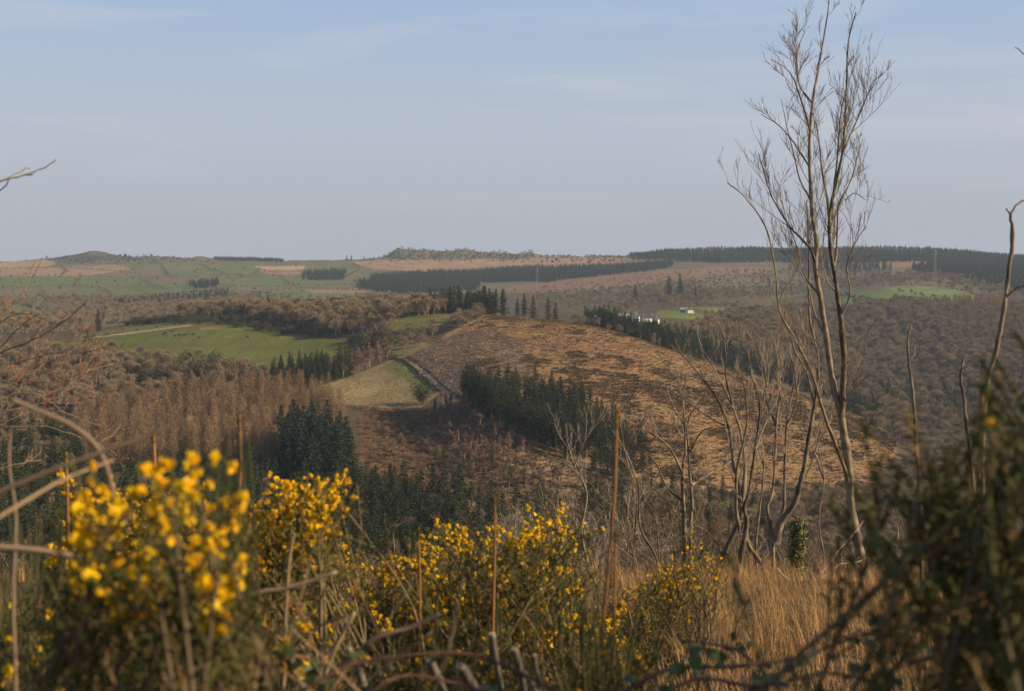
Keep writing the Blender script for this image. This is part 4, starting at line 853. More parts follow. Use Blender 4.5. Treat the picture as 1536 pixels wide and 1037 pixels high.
traced('bare_tree', 'tree', 'clump of leaning bare stems forking low behind the flowering gorse', 17, [
 ('trunk', [(1092,905),(1088,850),(1087,831),(1106,790),(1113,767),(1110,735),(1100,690),(1093,640),(1077,600),(1063,580),(1033,543),(1010,520)], 8, 1, .4),
 ('stem', [(1104,880),(1112,830),(1120,783),(1116,763),(1123,735),(1133,673),(1140,607),(1130,573),(1122,530)], 6.5, .9, -.5),
 ('stem', [(1113,760),(1117,707),(1113,657),(1097,607),(1075,560),(1053,523),(1046,500)], 4.5, .8, .6),
 ('stem', [(1110,800),(1104,760),(1106,700),(1120,640),(1118,590),(1105,540)], 4, .8, -.8),
 ('limb', [(1093,640),(1070,630),(1040,610),(1005,585)], 2.2, .6, .4), ('limb', [(1133,673),(1150,630),(1165,600),(1172,560)], 2.4, .6, .5),
 ('limb', [(1098,607),(1088,560),(1090,520),(1080,490)], 2, .6, -.4), ('limb', [(1140,607),(1152,570),(1150,530)], 1.8, .6, .3),
], 6.5, .7, mtw=M_TWIGP)
traced('bare_tree', 'tree', 'twin pale stems of a spreading bare tree below the bank', 27, [
 ('trunk', [(1030,940),(1027,840),(1026,780),(1024,710),(1028,676),(1027,639),(1025,600),(1030,560)], 6.5, .8, .4),
 ('stem', [(1036,900),(1036,782),(1038,757),(1034,699),(1032,636),(1042,613),(1060,590)], 4.5, .8, -.6),
 ('limb', [(1024,752),(1001,731),(982,692),(961,673)], 3, .6, .6), ('limb', [(1023,708),(1005,673),(982,653),(950,640)], 3, .6, -.6),
 ('limb', [(1038,727),(1065,710),(1082,703),(1100,690)], 3.4, .6, .5), ('limb', [(1028,640),(1010,610),(1000,580)], 2, .6, .5), ('limb', [(1034,680),(1050,650),(1070,640)], 2, .6, -.5),
], 4.5, .9, mtw=M_TWIGP, r_tip=.0045)
for args in (('pale thin bare sapling between the leaning stems and the forked tree', 20, [(1138,900),(1134,820),(1140,760),(1146,700),(1140,640),(1148,580),(1144,540)], 3),
             ('thin bare sapling arching beside the tall two-stemmed tree', 21, [(1232,900),(1236,840),(1228,780),(1236,720),(1226,660),(1232,620)], 2.6),
             ('thin crooked sapling in front of the felled slope', 22, [(990,900),(985,840),(960,790),(958,730),(940,690),(930,640),(915,600)], 3.4),
             ('bare multi-twigged sapling behind the gorse tips', 24, [(880,930),(884,860),(872,800),(880,740),(862,700),(850,660)], 4)):
    traced('bare_sapling', 'sapling', args[0], args[1], [('trunk', args[2], args[3], .8, .4), ('limb', [args[2][3], (args[2][3][0] - 18, args[2][3][1] - 50), (args[2][3][0] - 40, args[2][3][1] - 85)], 1.8, .6, .5), ('limb', [args[2][4], (args[2][4][0] + 15, args[2][4][1] - 40), (args[2][4][0] + 30, args[2][4][1] - 70)], 1.6, .6, -.4)], 4, .8, mtw=M_TWIGP)
# right-hand dead poles
for lab, Y, pts, r_, ex in (('straight dead pole with one short snag rising out of the dark gorse', 8, [(1384,1010),(1380,760),(1373,660),(1370,600),(1363,540),(1362,510),(1366,488)], 4, [('limb', [(1366,540),(1372,530),(1373,520)], 1.5, .8, .05, 0)]),
                        ('shorter broken-topped pole rising out of the dark gorse', 8.5, [(1468,1010),(1462,760),(1450,640),(1446,600),(1441,565),(1445,538)], 4.5, []),
                        ('tall curving pole with a bare crook overhanging the dark gorse', 8, [(1474,1020),(1472,760),(1474,640),(1482,570),(1496,520),(1506,460),(1514,400),(1519,350),(1515,318)], 6.5, [('limb', [(1516,322),(1526,306),(1540,300),(1560,290)], 2.6, 1.2, .1, 0), ('limb', [(1508,450),(1520,436),(1536,428),(1556,420)], 2.4, 1, -.1, 0), ('limb', [(1515,320),(1511,316),(1509,313)], 1.6, .8, 0, 0)])):
    traced('dead_pole', 'dead stem', lab, Y, [('trunk', pts, r_, r_ * .45, .1, 0)] + ex, 1, .3, mt=M_BARK)
traced('bare_branch', 'branch', 'bare twig tip reaching in high above the far hills', 4.5, [('trunk', [(-120,330),(-40,290),(0,272),(30,264),(62,254),(86,239)], 3.2, .8, .1, 0), ('limb', [(0,272),(20,262),(44,252)], 1.5, .6, .1, 0), ('limb', [(-40,290),(0,286),(14,270)], 1.5, .6, -.1, 0), ('limb', [(30,264),(40,262),(50,262)], 1.0, .5, .05, 0)], 1, .2)
traced('bare_branch', 'branch', 'bare twig end reaching in against the sky above the dark poles', 6, [('trunk', [(1640,150),(1580,110),(1548,92),(1534,80),(1523,71)], 2.4, .8, .1, 0), ('limb', [(1548,92),(1540,82),(1538,78)], 1, .5, 0, 0)], 1, .2)
# snag, leaning branches, ivy stump
def simple(name, cat, lab, Y, parts, mt, group=None): return traced(name, cat, lab, Y, [(n_, p_, a, b_, d, 0) for n_, p_, a, b_, d in parts], 1, .1, mt=mt, group=group)
simple('dead_snag', 'snag', 'pale splintered snag standing just beside the tall tree', 17.6, [('trunk', [(1306,890),(1302,850),(1301,810),(1304,790),(1305,765)], 4.5, 1, 0), ('splinter', [(1304,800),(1307,785),(1308,776)], 1.6, .6, 0)], M_DEAD)
simple('fallen_branch', 'branch', 'long dead branch leaning up across the foot of the tall tree', 17.2, [('trunk', [(1208,880),(1232,858),(1262,820),(1285,795),(1304,768)], 3, 1.2, .3), ('limb', [(1240,850),(1256,832),(1270,842),(1290,836)], 2.2, .8, .1)], M_DEAD)
simple('fallen_branch', 'branch', 'crooked dead bough lying in the grass between ivy stump and tall tree', 17, [('trunk', [(1196,890),(1226,872),(1250,854),(1262,846),(1284,844),(1300,836)], 3, 1.2, .3), ('limb', [(1164,852),(1180,868),(1196,876),(1212,892)], 2.2, 1.4, .1)], M_DEAD)
simple('fallen_branch', 'branch', 'dark fallen limb slanting across the leaning stems', 17.5, [('trunk', [(1116,800),(1124,820),(1140,842),(1152,868)], 5, 2.5, .3), ('limb', [(1136,842),(1148,858),(1155,872)], 2, 1, .1)], M_BARK)
M_IVY = mat('ivy_leaves', (.16, .175, .03), .45, .35, 14., .8, .35, col2=(.035, .05, .012))
iv = empty('ivy_stump', P3(1197, 905, 18)); tag(iv, 'broken stump wrapped in glossy green ivy', 'stump'); ib = np.array(iv.location)
m = MB(); ln_ = np.array([P3(a, b_, 18) for a, b_ in ((1197,905),(1196,860),(1197,820),(1198,782))]) - ib; m.tube(ln_, [.07, .065, .06, .055], 8); m.obj('trunk', M_BARK, iv, True)
n = 1700; h_ = rng.uniform(0, 1, n); a = rng.uniform(0, 6.28, n); rr = .065 + .05 * rng.uniform(size=n) ** 2 + .05 * h_ * (.5 + .5 * np.sin(a * 3 + h_ * 9)) * rng.uniform(size=n); pz = np.array([np.interp(h_, np.linspace(0, 1, 4), ln_[:, k]) for k in range(3)]).T
pz[:, 2] = .38 + h_ * (ln_[-1, 2] - .36); P = pz + np.stack([np.cos(a) * rr, np.sin(a) * rr, np.zeros(n)], 1); N_ = np.stack([np.cos(a), np.sin(a), np.full(n, .4)], 1) + rng.normal(0, .35, (n, 3)); D = rng.normal(0, .6, (n, 3)) + np.array([0, 0, -.6])
m = MB(); m.leaves(P, D, N_, rng.uniform(.018, .038, n), rng.uniform(.018, .034, n)); m.obj('ivy_leaves', M_IVY, iv, kind='stuff')

# ------------------------------------------------------------------ bare trees on the steep slope below the bank
M_TWIGD = mat('dark_twigs', (.19, .135, .075), .85, .3)
M_UNDER = mat('undergrowth_twigs', (.105, .076, .045), .9, .4)
def slope_form(seed, h):
    st = np.random.get_state(); tw = MB(); parts = []
    g0 = np.random.default_rng(seed)
    for s_ in range(int(g0.integers(2, 4))):
        a = g0.uniform(0, 6.28); lean = g0.uniform(.05, .28); p = [np.zeros(3)]; d = np.array([math.cos(a) * lean, math.sin(a) * lean, 1.]); n = 9; l = h * g0.uniform(.75, 1) / n
        for k in range(n):
            d = d + g0.normal(0, .13, 3); d[2] = abs(d[2]) + .1; d /= np.linalg.norm(d); p.append(p[-1] + d * l)
        p = np.array(p); rad = np.linspace(.11, .016, n + 1) * h / 9; m = MB(); pl_ = crom(p, 2); rl = np.interp(np.linspace(0, 1, len(pl_)), np.linspace(0, 1, n + 1), rad); m.tube(pl_, rl, 5); parts.append(('trunk', m))
        for k in range(6):
            u = g0.uniform(.3, .85); i_ = int(u * n); q = [p[i_]]; T = p[i_ + 1] - p[i_]; T /= np.linalg.norm(T); d2 = side_dir(T, .85, .25); ll = h * g0.uniform(.18, .36)
            for z in range(5): d2 = d2 + g0.normal(0, .18, 3) + np.array([0, 0, .08]); d2 /= np.linalg.norm(d2); q.append(q[-1] + d2 * ll / 5)
            q = np.array(q); rq = np.linspace(rad[i_] * .6, .009, 6); m = MB(); m.tube(q, rq, 4); parts.append(('limb', m)); add_twigs(tw, q, rq, 3.4, 1.2 * h / 9, .1, 2, .0062)
        add_twigs(tw, p, rad, 2.2, 1.3 * h / 9, .35, 2, .0062)
    me = [(n_, m_.mesh('slope_tree_' + n_, M_BARK)) for n_, m_ in parts]
    return me, [tw.mesh('slope_tree_twigs', x) for x in (M_TWIGP, M_TWIG, M_TWIGD)]
SF = [(9., slope_form(900 + k, 9.)) for k in range(5)]
def top_at(px): return float(np.interp(px, [-100, 0, 300, 480, 560, 640, 760, 860, 960, 1060, 1150, 1300, 1360, 1450, 1600], [720, 760, 810, 810, 800, 770, 740, 700, 655, 700, 770, 780, 740, 710, 700]))
ROWS = [(36, 14, 'bare tree with tangled twigs on the slope just below the bank'), (46, 20, 'bare tree with tangled twigs halfway down the near slope'), (60, 28, 'bare tree low on the near slope above the valley trees'), (85, 26, 'bare tree on the foot of the near slope')]
for Y, n_, lab in ROWS:
    for k in range(n_):
        px = -40 + (k + rng.uniform(.1, .9)) * 1640 / n_; y_ = Y * rng.uniform(.9, 1.12); x = wx(px, y_); z = float(ground(x, y_)); top = top_at(px) + rng.uniform(-25, 70) + (Y - 36) * .3
        if px < 500 and Y < 50: continue
        hh = E - (top - HY) / F * y_ - z
        if hh < 2: continue
        H0, (me, tw) = SF[int(rng.integers(5))]; r = empty('bare_tree', (x, y_, z - .1), rng.uniform(0, 6.28), (hh / H0 * .95,) * 2 + (hh / H0,)); vt = int(rng.integers(3)); tag(r, ('pale-twigged ', 'brown-twigged ', 'dark-twigged ')[vt] + lab, 'tree', 'near slope: ' + lab)
        for nm, q in me: link(bpy.data.objects.new(nm, q), r)
        o = link(bpy.data.objects.new('twigs', tw[vt]), r); o['kind'] = 'stuff'

# ------------------------------------------------------------------ gorse
M_GST = mat('gorse_stems', (.16, .12, .07), .85, .2); M_GSP = mat('gorse_spines', (.135, .130, .038), .7, .3, 5., .5, .2, col2=(.075, .082, .022), trans=.1)
M_GSPB = mat('old_gorse_spines', (.26, .17, .075), .85, .3, 5., .5, .1); M_FLO = mat('gorse_petals', (1.0, .68, .012), .6, .15, 40., .4, .2, trans=.25, col2=(.95, .52, .006)); M_FBUD = mat('gorse_buds', (.42, .20, .03), .7, .3)
def flower_form(seed):
    g0 = np.random.default_rng(seed); m = MB(); a = np.array([0, 2.1, 4.2, 1.0, 3.4]); D = np.stack([np.cos(a), np.sin(a), np.array([.9, .5, .5, 1.6, 1.6])], 1)
    m.leaves(np.zeros((5, 3)), D, np.tile([0, 0, 1.], (5, 1)) + g0.normal(0, .2, (5, 3)), np.array([.015, .012, .012, .0115, .0115]), np.array([.0135, .0095, .0095, .008, .008]))
    m.tube(np.array([[0, 0, -.004], [0, 0, .003], [0, 0, .012]]), [.003, .0045, .002], 4); return m
FLM = [flower_form(k) for k in range(3)]; FLME = [f.mesh('gorse_flower', M_FLO) for f in FLM]; FLV = [np.concatenate(f.v) for f in FLM]
def rot_to(d):
    z = d / np.linalg.norm(d); x = np.cross([.3, .5, .8], z); x /= np.linalg.norm(x) + 1e-9; return np.stack([x, np.cross(z, x), z], 1)
def gorse(label, poly, Y0, Y1, ntip, base_px, flow=8, leaf_len=.42, shoots=16, spin=15, brown=.12, nobj=120, fl_prob=1.0, fl_above=None, spine_w=.0032, base_Y=None, long_=1.0, fl_len=.16):
    xs = [p[0] for p in poly]; yv = [p[1] for p in poly]; Yb = base_Y or (Y0 + Y1) / 2; bx = wx(base_px, Yb); base = np.array([bx, Yb, float(ground(bx, Yb))])
    r = empty('gorse_bush', base); tag(r, label, 'gorse', 'gorse bushes on the near bank')
    stm, sp, spb, fl = MB(), MB(), MB(), []
    c = 0
    while c < ntip:
        px, py = rng.uniform(min(xs), max(xs)), rng.uniform(min(yv), max(yv))
        if not bool(inpoly(np.array(px), np.array(py), poly)): continue
        c += 1; tip = P3(px, py, rng.uniform(Y0, Y1)) - base
        ro = np.array([tip[0] * .6 + rng.normal(0, .08), tip[1] * .6 + rng.normal(0, .08), 0.0]); ro[2] = float(ground(base[0] + ro[0], base[1] + ro[1])) - base[2] - .02; ln0 = np.array([rng.normal(0, .14), rng.normal(0, .10), -.08]) * min(1.2, tip[2] - ro[2] + .2); mid = ro * .3 + tip * .7 + ln0
        q = crom([ro, ro * .7 + mid * .3 + rng.normal(0, .03, 3), mid, tip], 6); L_ = np.linalg.norm(np.diff(q, axis=0), axis=1); cum = np.cumsum(L_[::-1])[::-1]   # distance from tip
        stm.tube(q, np.linspace(.008, .0018, len(q)), 4, cap=False)
        ll = min(leaf_len * rng.uniform(.7, 1.2), cum[0] * .9); fl_on = rng.uniform() < fl_prob
        cumt = np.concatenate([cum, [0]])
        def at(s_):   # point at distance s_ from the tip
            return np.array([np.interp(s_, cumt[::-1], q[::-1, k]) for k in range(3)])
        nsh = int(shoots * ll / .42)
        for k in range(nsh):
            s_ = ll * rng.uniform(0, 1) ** .8; p = at(s_); T = at(max(s_ - .03, 0)) - at(s_ + .03); T /= np.linalg.norm(T) + 1e-9
            d = side_dir(T, .75, .3); l = rng.uniform(.04, .10) * (1 + .8 * s_ / ll) * long_; e = p + d * l
            mb = spb if (rng.uniform() < brown + .5 * (s_ / ll > .75)) else sp
            n = int(spin * l / .07); u = rng.uniform(0, 1, n)[:, None]; Pn = p + (e - p) * u; Dn = unit(n) + d * .8
            mb.twigs(Pn, Dn, rng.uniform(.008, .02, n), spine_w); mb.tube(np.array([p, e]), [.0016, .001], 3, cap=False)
            if fl_on and s_ < fl_len and flow:
                for z in range(rng.poisson(flow / max(nsh * min(1, fl_len / ll), 2))): fl.append((p + (e - p) * rng.uniform(.3, 1) + rng.normal(0, .004, 3), d + rng.normal(0, .5, 3)))
        n = 26; u = rng.uniform(0, .12, n); Pn = np.array([at(x_) for x_ in u]); T = at(0) - at(.05); sp.twigs(Pn, unit(n) + T / np.linalg.norm(T), rng.uniform(.008, .018, n), spine_w)
        if fl_on:
            for z in range(rng.poisson(flow * .45)): s_ = rng.uniform(0, .6 * fl_len); fl.append((at(s_) + rng.normal(0, .007, 3), unit(1)[0] + np.array([0, 0, .3])))
    stm.obj('stems', M_GST, r, kind='stuff'); sp.obj('spines', M_GSP, r, kind='stuff')
    if spb.n: spb.obj('brown_spines', M_GSPB, r, kind='stuff')
    if fl_above is not None: fl = [f for f in fl if project(*(f[0] + base))[1] < fl_above + rng.normal(0, 25) or rng.uniform() < .12]
    fl.sort(key=lambda f: f[0][1]); rng.shuffle(fl[:nobj * 2])
    rest = MB()
    for k, (p, d) in enumerate(fl):
        v = int(rng.integers(3)); sc = rng.uniform(.6, 1.1)
        if k < nobj:
            o = link(bpy.data.objects.new('flower', FLME[v]), r); o.location = p; o.rotation_mode = 'QUATERNION'; o.rotation_quaternion = Vector(d).to_track_quat('Z', 'Y'); o.scale = (sc,) * 3
        else:
            Vv = FLV[v] * sc @ rot_to(d).T + p; f = FLM[v]
            off = rest.n; rest.v.append(Vv); rest.n += len(Vv)
            rest.t += [x + off for x in f.t]; rest.tm += [np.zeros(len(x)) for x in f.t]; rest.q += [x + off for x in f.q]; rest.qm += [np.zeros(len(x)) for x in f.q]
    if rest.n: rest.obj('flowers', M_FLO, r, kind='stuff')
    print('GORSE', len(fl))
    return r
gorse('out-of-focus gorse branch thick with bright yellow flowers', [(105,840),(150,755),(220,735),(300,718),(335,790),(350,850),(330,905),(260,925),(160,915),(110,880)], 1.45, 1.8, 46, 190, 7, .22, 18, 14, .12, 200, 1.0, None, .0032, None, .8, .05)
gorse('yellow-flowered gorse with upright sprays behind the blurred branch', [(90,790),(122,705),(145,720),(155,760),(200,730),(260,725),(330,740),(345,800),(360,900),(90,900)], 3.3, 4.1, 130, 210, 8, .34, 15, 12, .1, 150, fl_len=.10)
gorse('gorse spray crowded with yellow flowers below the larch slope', [(345,820),(375,760),(450,722),(518,712),(512,765),(480,800),(440,880),(480,940),(350,940)], 3.4, 4.1, 110, 400, 9, .32, 15, 12, .1, 150, fl_len=.10)
gorse('wide gorse bush with scattered yellow flower clusters in the middle of the bank', [(480,900),(505,830),(525,812),(560,850),(630,815),(680,770),(695,765),(720,800),(760,790),(800,768),(850,778),(885,805),(850,850),(890,890),(960,950),(780,1040),(480,1040),(440,960)], 4.2, 5.5, 380, 680, 8.5, .42, 19, 13, .16, 250, .85, 950, fl_len=.10)
gorse('sparser gorse bush with a few yellow flowers beside the leaning bare stems', [(880,930),(930,890),(965,860),(1010,840),(1040,795),(1070,800),(1085,850),(1060,890),(1000,930),(960,990),(880,990)], 6.0, 7.2, 130, 980, 6, .40, 17, 12, .2, 120, .65, 960)
gorse('dark shaded gorse with open spiky side branches', [(1345,715),(1380,680),(1395,620),(1412,690),(1432,625),(1450,690),(1500,690),(1536,560),(1600,520),(1700,600),(1660,900),(1500,940),(1430,880),(1370,840)], 1.25, 1.8, 46, 1560, .6, .24, 17, 22, .1, 60, .35, 700, .0045, 1.7, 1.35, .05)
gorse('low dark gorse under the spiky shaded one', [(1430,1010),(1500,940),(1590,880),(1820,800),(1820,1100),(1400,1120)], 1.4, 2.1, 80, 1600, 0, .34, 17, 18, .15, 0, 0, None, .0042, 1.8, 1.3)
gorse('low green gorse tangle with odd yellow flowers under the blurred yellow branch', [(-60,900),(60,880),(200,920),(350,900),(470,900),(490,1037),(480,1120),(-60,1120)], 2.2, 3.3, 190, 200, 2.2, .36, 18, 12, .35, 60, .5)
gorse('low green gorse shoots along the foot of the middle bush', [(440,1000),(560,970),(700,960),(860,960),(980,980),(1000,1080),(440,1100)], 2.6, 3.8, 150, 760, 1.2, .34, 16, 12, .3, 40, .4)
gorse('tall unseen gorse added out of view to shade the spiky dark gorse', [(1880,200),(2060,60),(2600,100),(2600,1000),(1880,1000)], 1.6, 2.8, 170, 2150, 0, .5, 18, 14, .1, 20, .4, None, .006, 2.2)  # added outside the frame as a screen, blocks sun from the spiky gorse

# ------------------------------------------------------------------ broom, shoots, stalks, brambles, cut stems
M_BROOM = mat('broom_green', (.085, .088, .032), .7, .3, 2., .3); M_SHOOT = mat('orange_shoot_bark', (.34, .165, .065), .8, .2, 20., .4); M_NEED = mat('shoot_needles', (.09, .11, .035), .7, .3)
M_STALK = mat('dry_stalk', (.36, .25, .15), .8, .25, 8., .4); M_BRAM = mat('bramble_stem', (.19, .10, .065), .7, .25); M_BLEAF = mat('bramble_leaf', (.10, .12, .025), .5, .35, 6., .3, .4, trans=.2); M_CUT = mat('cut_wood', (.42, .33, .23), .8, .15, 20., .3)
def broom(label, pts, Y, n, spread, top):
    bx, by = pts; x = wx(bx, Y); base = np.array([x, Y, float(ground(x, Y))]); r = empty('broom_shrub', base); tag(r, label, 'broom', 'green broom on the near bank'); m = MB()
    for k in range(n):
        tx = bx + rng.normal(0, spread); ty = top + abs(rng.normal(0, 90)); tip = P3(tx, ty, Y + rng.normal(0, .15)) - base; ro = rng.normal(0, .05, 3) * [1, 1, 0]
        q = crom([ro, ro * .5 + tip * .5 + rng.normal(0, .04, 3), tip], 4); m.tube(q, np.linspace(.003, .0012, len(q)), 4, cap=False)
        for z in range(7):
            u = rng.integers(3, len(q) - 1); d = side_dir((q[u + 1] - q[u]) / np.linalg.norm(q[u + 1] - q[u]), .35, .5); m.tube(np.array([q[u], q[u] + d * rng.uniform(.05, .15)]), [.0013, .0008], 3, cap=False)
    m.obj('stems', M_BROOM, r, kind='stuff')
broom('whippy green broom stems rising past the orange shoot', (352, 0), 2.3, 34, 22, 640)
broom('green broom stems at the foot of the middle gorse', (690, 0), 3.0, 40, 60, 880)
broom('green broom stems leaning before the dry grass', (880, 0), 2.6, 40, 50, 850)
broom('green broom stems below the red-budded shrub', (30, 0), 2.4, 30, 50, 760)
def shoot(label, pts, Y, r0=3.2, tip=True):
    p0 = P3(*pts[0], Y); r = empty('young_shoot', p0); tag(r, label, 'shoot', 'upright orange shoots'); q = crom([P3(a, b_, Y) - p0 for a, b_ in pts], 8); m = MB(); m.tube(q, np.linspace(r0, r0 * .6, len(q)) * Y / F, 6); m.obj('stem', M_SHOOT, r, True)
    nd = MB(); n = 90; L_ = q[-1] - q[-2]; L_ /= np.linalg.norm(L_); u = rng.uniform(.90, 1, n); P = np.array([np.interp(u, np.linspace(0, 1, len(q)), q[:, k]) for k in range(3)]).T
    nd.twigs(P, unit(n) + L_ * 1.2, .013 * Y / 3, .0022 * Y / 3); n = 60; u = rng.uniform(.2, .9, n); P = np.array([np.interp(u, np.linspace(0, 1, len(q)), q[:, k]) for k in range(3)]).T; nd.twigs(P, unit(n) + L_, .008, .0015); nd.obj('needles', M_NEED, r, kind='stuff')
for a in (('tall orange-barked shoot with a green tip beside the broom', [(352,1200),(356,900),(358,760),(361,690),(359,622)], 3.0, 3.8),
          ('short orange shoot before the dark valley spruces', [(238,1150),(234,850),(233,720),(230,648)], 3.4, 3.4), ('reddish shoot at the edge of the yellow gorse', [(108,1100),(103,850),(101,740),(99,676)], 3.6, 3.0),
          ('tawny upright shoot in front of the wide gorse bush', [(738,1010),(740,900),(742,820),(742,748)], 3.9, 3.0), ('tall thin tawny shoot before the bare sapling', [(898,1000),(912,850),(922,740),(926,606)], 3.0, 3.0),
          ('orange shoot standing in the dark gorse', [(1462,1000),(1466,760),(1470,660),(1473,574)], 2.6, 4.5), ('thin tawny shoot among the wide gorse sprays', [(628,1000),(630,900),(628,790)], 4.0, 2.4),
          ('second thin tawny shoot beside the tall one', [(920,1000),(922,880),(924,800)], 3.1, 2.4)): shoot(*a)
def stalk(label, pts, Y, r0, r1, dY=0.0, mt=None, name='dry_stalk'):
    tt = np.linspace(0, 1, len(pts)); q3 = np.array([P3(a, b_, Y + dY * t_) for (a, b_), t_ in zip(pts, tt)]); p0 = q3[0].copy(); q = crom(q3 - p0, 8); m = MB(); m.tube(q + rng.normal(0, .0003, q.shape), np.linspace(r0, r1, len(q)) * Y / F, 6)
    o = m.obj(name, mt or M_STALK, None, True); o.location = p0; tag(o, label, 'stalk', 'dry stalks on the near bank'); return o
stalk('long blurred dry stalk slanting up over the yellow gorse', [(-140,812),(0,738),(120,690),(220,655),(288,626)], 1.7, 4.6, 2.4)
stalk('blurred dry stalk under the long slanting one', [(-140,860),(0,775),(90,722),(170,690)], 1.5, 4, 2, .2)
stalk('dark diagonal stem crossing in front of the spruces', [(20,600),(110,640),(150,680),(170,740),(190,800)], 1.8, 4, 6, .1, M_TWIG)
stalk('pale dead stalk lying under the yellow gorse flowers', [(-60,818),(40,824),(120,836)], 1.8, 6, 5)
stalk('pale upright dead stalk below the red-budded shrub', [(26,1100),(20,900),(24,780),(14,700),(16,650)], 2.0, 3.6, 1.6, .1, M_TWIG)
stalk('pale curved branch lying before the middle gorse', [(340,920),(380,892),(440,880),(505,858)], 2.6, 6, 3)
stalk('pale branch sloping up to the middle of the bank', [(480,1060),(520,1000),(560,960),(620,940),(660,920)], 2.3, 5, 3)
stalk('thin pale stalk slanting beside the low gorse', [(470,1060),(500,980),(532,918)], 2.4, 4, 3)
stalk('thin upright stalk between the two gorse sprays', [(424,1060),(428,930),(434,840),(442,800)], 2.6, 4, 2)
for k in range(22):
    px = rng.uniform(-20, 620); y_ = rng.uniform(1.9, 3.4); top = rng.uniform(840, 990); dx = rng.normal(0, 110)
    stalk(('upright' if abs(dx) < 60 else 'slanting') + ' short dry stalk in the tangle under the yellow gorse', [(px, 1120), (px + dx * .5 + rng.normal(0, 8), (1120 + top) / 2), (px + dx, top)], y_, rng.uniform(1.3, 2.6), .9)
def bramble(label, pts, Y, r0, leaves=8, dY=0.1, red=True):
    tt = np.linspace(0, 1, len(pts)); q3 = np.array([P3(a, b_, Y + dY * t_) for (a, b_), t_ in zip(pts, tt)]); p0 = q3[0].copy(); r = empty('bramble', p0); tag(r, label, 'bramble', 'bramble stems across the near bank'); q = crom(q3 - p0, 8); m = MB(); m.tube(q, np.linspace(r0, r0 * .6, len(q)) * Y / F, 6); n = 40; ix = rng.integers(0, len(q) - 1, n); m.twigs(q[ix], unit(n), .006, .002); m.obj('stem', M_BRAM, r, True)
    for k in range(leaves):
        ix = int(rng.integers(2, len(q) - 1)); p = q[ix]; d0 = unit(1)[0] * .8 + np.array([0, -.2, .4])
        for z in range(3):
            n_ = 1; d = d0 + rng.normal(0, .5, 3); d /= np.linalg.norm(d); L_ = rng.uniform(.013, .026); N_ = np.array([rng.normal(0, .4), -.3, 1.]); X = np.cross(d, N_); X /= np.linalg.norm(X); s0 = p + d * .01
            us_ = np.linspace(0, 1, 6); wd_ = np.array([.02, .55, .9, .8, .5, 0.02]) * L_ * .42; Vv = []
            for u, w_ in zip(us_, wd_): c_ = s0 + d * L_ * u + np.array([0, 0, -.25 * L_ * u * u]); Vv += [c_ - X * w_, c_ + np.array([0, 0, -.12 * w_]), c_ + X * w_]
            f_ = [[i_ * 3 + j_, i_ * 3 + j_ + 1, i_ * 3 + j_ + 4, i_ * 3 + j_ + 3] for i_ in range(5) for j_ in range(2)]
            lf = MB(); lf.quads(Vv, f_); lf.obj('leaf', M_BLEAF, r)
bramble('reddish bramble arching low across the cut stems', [(430,1050),(520,1000),(600,985),(690,980),(760,1000),(860,1050)], 2.1, 3.6, 5)
bramble('second reddish bramble stem sagging under the first', [(520,1070),(600,1015),(700,1030),(780,1060)], 2.0, 3, 4)
bramble('dark bramble trailing leaves in front of the dry grass', [(900,1060),(1000,1005),(1100,1000),(1200,985),(1300,950),(1380,940)], 2.0, 4, 12)
bramble('leafy bramble spray at the bottom edge before the dry grass', [(940,1080),(1040,1020),(1140,1030),(1240,1010),(1340,1030)], 1.8, 4, 14)
bramble('dark bramble with a single dark leaf above the grass', [(1200,1070),(1120,985),(1060,965),(1020,962)], 2.2, 3, 7)
bramble('bramble with bright green leaves under the gorse spray', [(330,1080),(390,1010),(440,985),(500,1000)], 1.9, 4, 9)
bramble('bramble with bright green leaves under the dark gorse', [(1260,1080),(1330,1010),(1400,985),(1460,975)], 1.8, 5, 9)
bramble('small bramble with yellow-green leaves under the blurred gorse branch', [(100,1090),(170,1010),(240,990),(320,1010)], 1.9, 3, 10)
bramble('leafy bramble by the dark gorse foot', [(1360,1090),(1330,1000),(1290,960),(1260,955)], 2.3, 3, 8)
def cut(label, a, b_, Y, r_):
    p0, p1 = P3(*a, Y), P3(*b_, Y - .05); r = empty('cut_stem', p0); tag(r, label, 'cut stem', 'cut stems at the foot of the bank'); m = MB(); rr = r_ * .62 * Y / F; L_ = np.linspace(0, 1, 6)[:, None] * (p1 - p0) + rng.normal(0, .002, (6, 3)); m.tube(L_, rr * (1 + .08 * rng.normal(size=6)), 9, cap=False); m.obj('bark', M_DEADG, r, True)
    d = (p1 - p0) / np.linalg.norm(p1 - p0); c = MB(); c.tube(np.array([p1 - p0 - d * .004, p1 - p0 + d * .002]), [rr * .97, rr * .93], 9); c.obj('cut_face', M_CUT, r)
M_DEADG = mat('grey_bark', (.20, .17, .145), .85, .25, 10., .5)
for a in (('pale cut stem leaning left below the tawny shoot', (756,1080), (738,952), 2.6, 8), ('pale forked cut stem beside the leaning one', (796,1090), (772,974), 2.5, 9), ('thin cut stem beside the forked one', (812,1080), (802,984), 2.6, 6), ('grey cut stem lying under the brambles', (690,1080), (645,990), 2.5, 10),
          ('grey stem slanting under the middle gorse', (570,1080), (522,972), 2.5, 9), ('grey cut stem where the brambles start', (470,1080), (434,980), 2.4, 9), ('short grey cut stem between brambles', (740,1080), (690,1000), 2.4, 11), ('splintered pale stem by the forked one', (830,1100), (788,1010), 2.4, 6)): cut(*a)
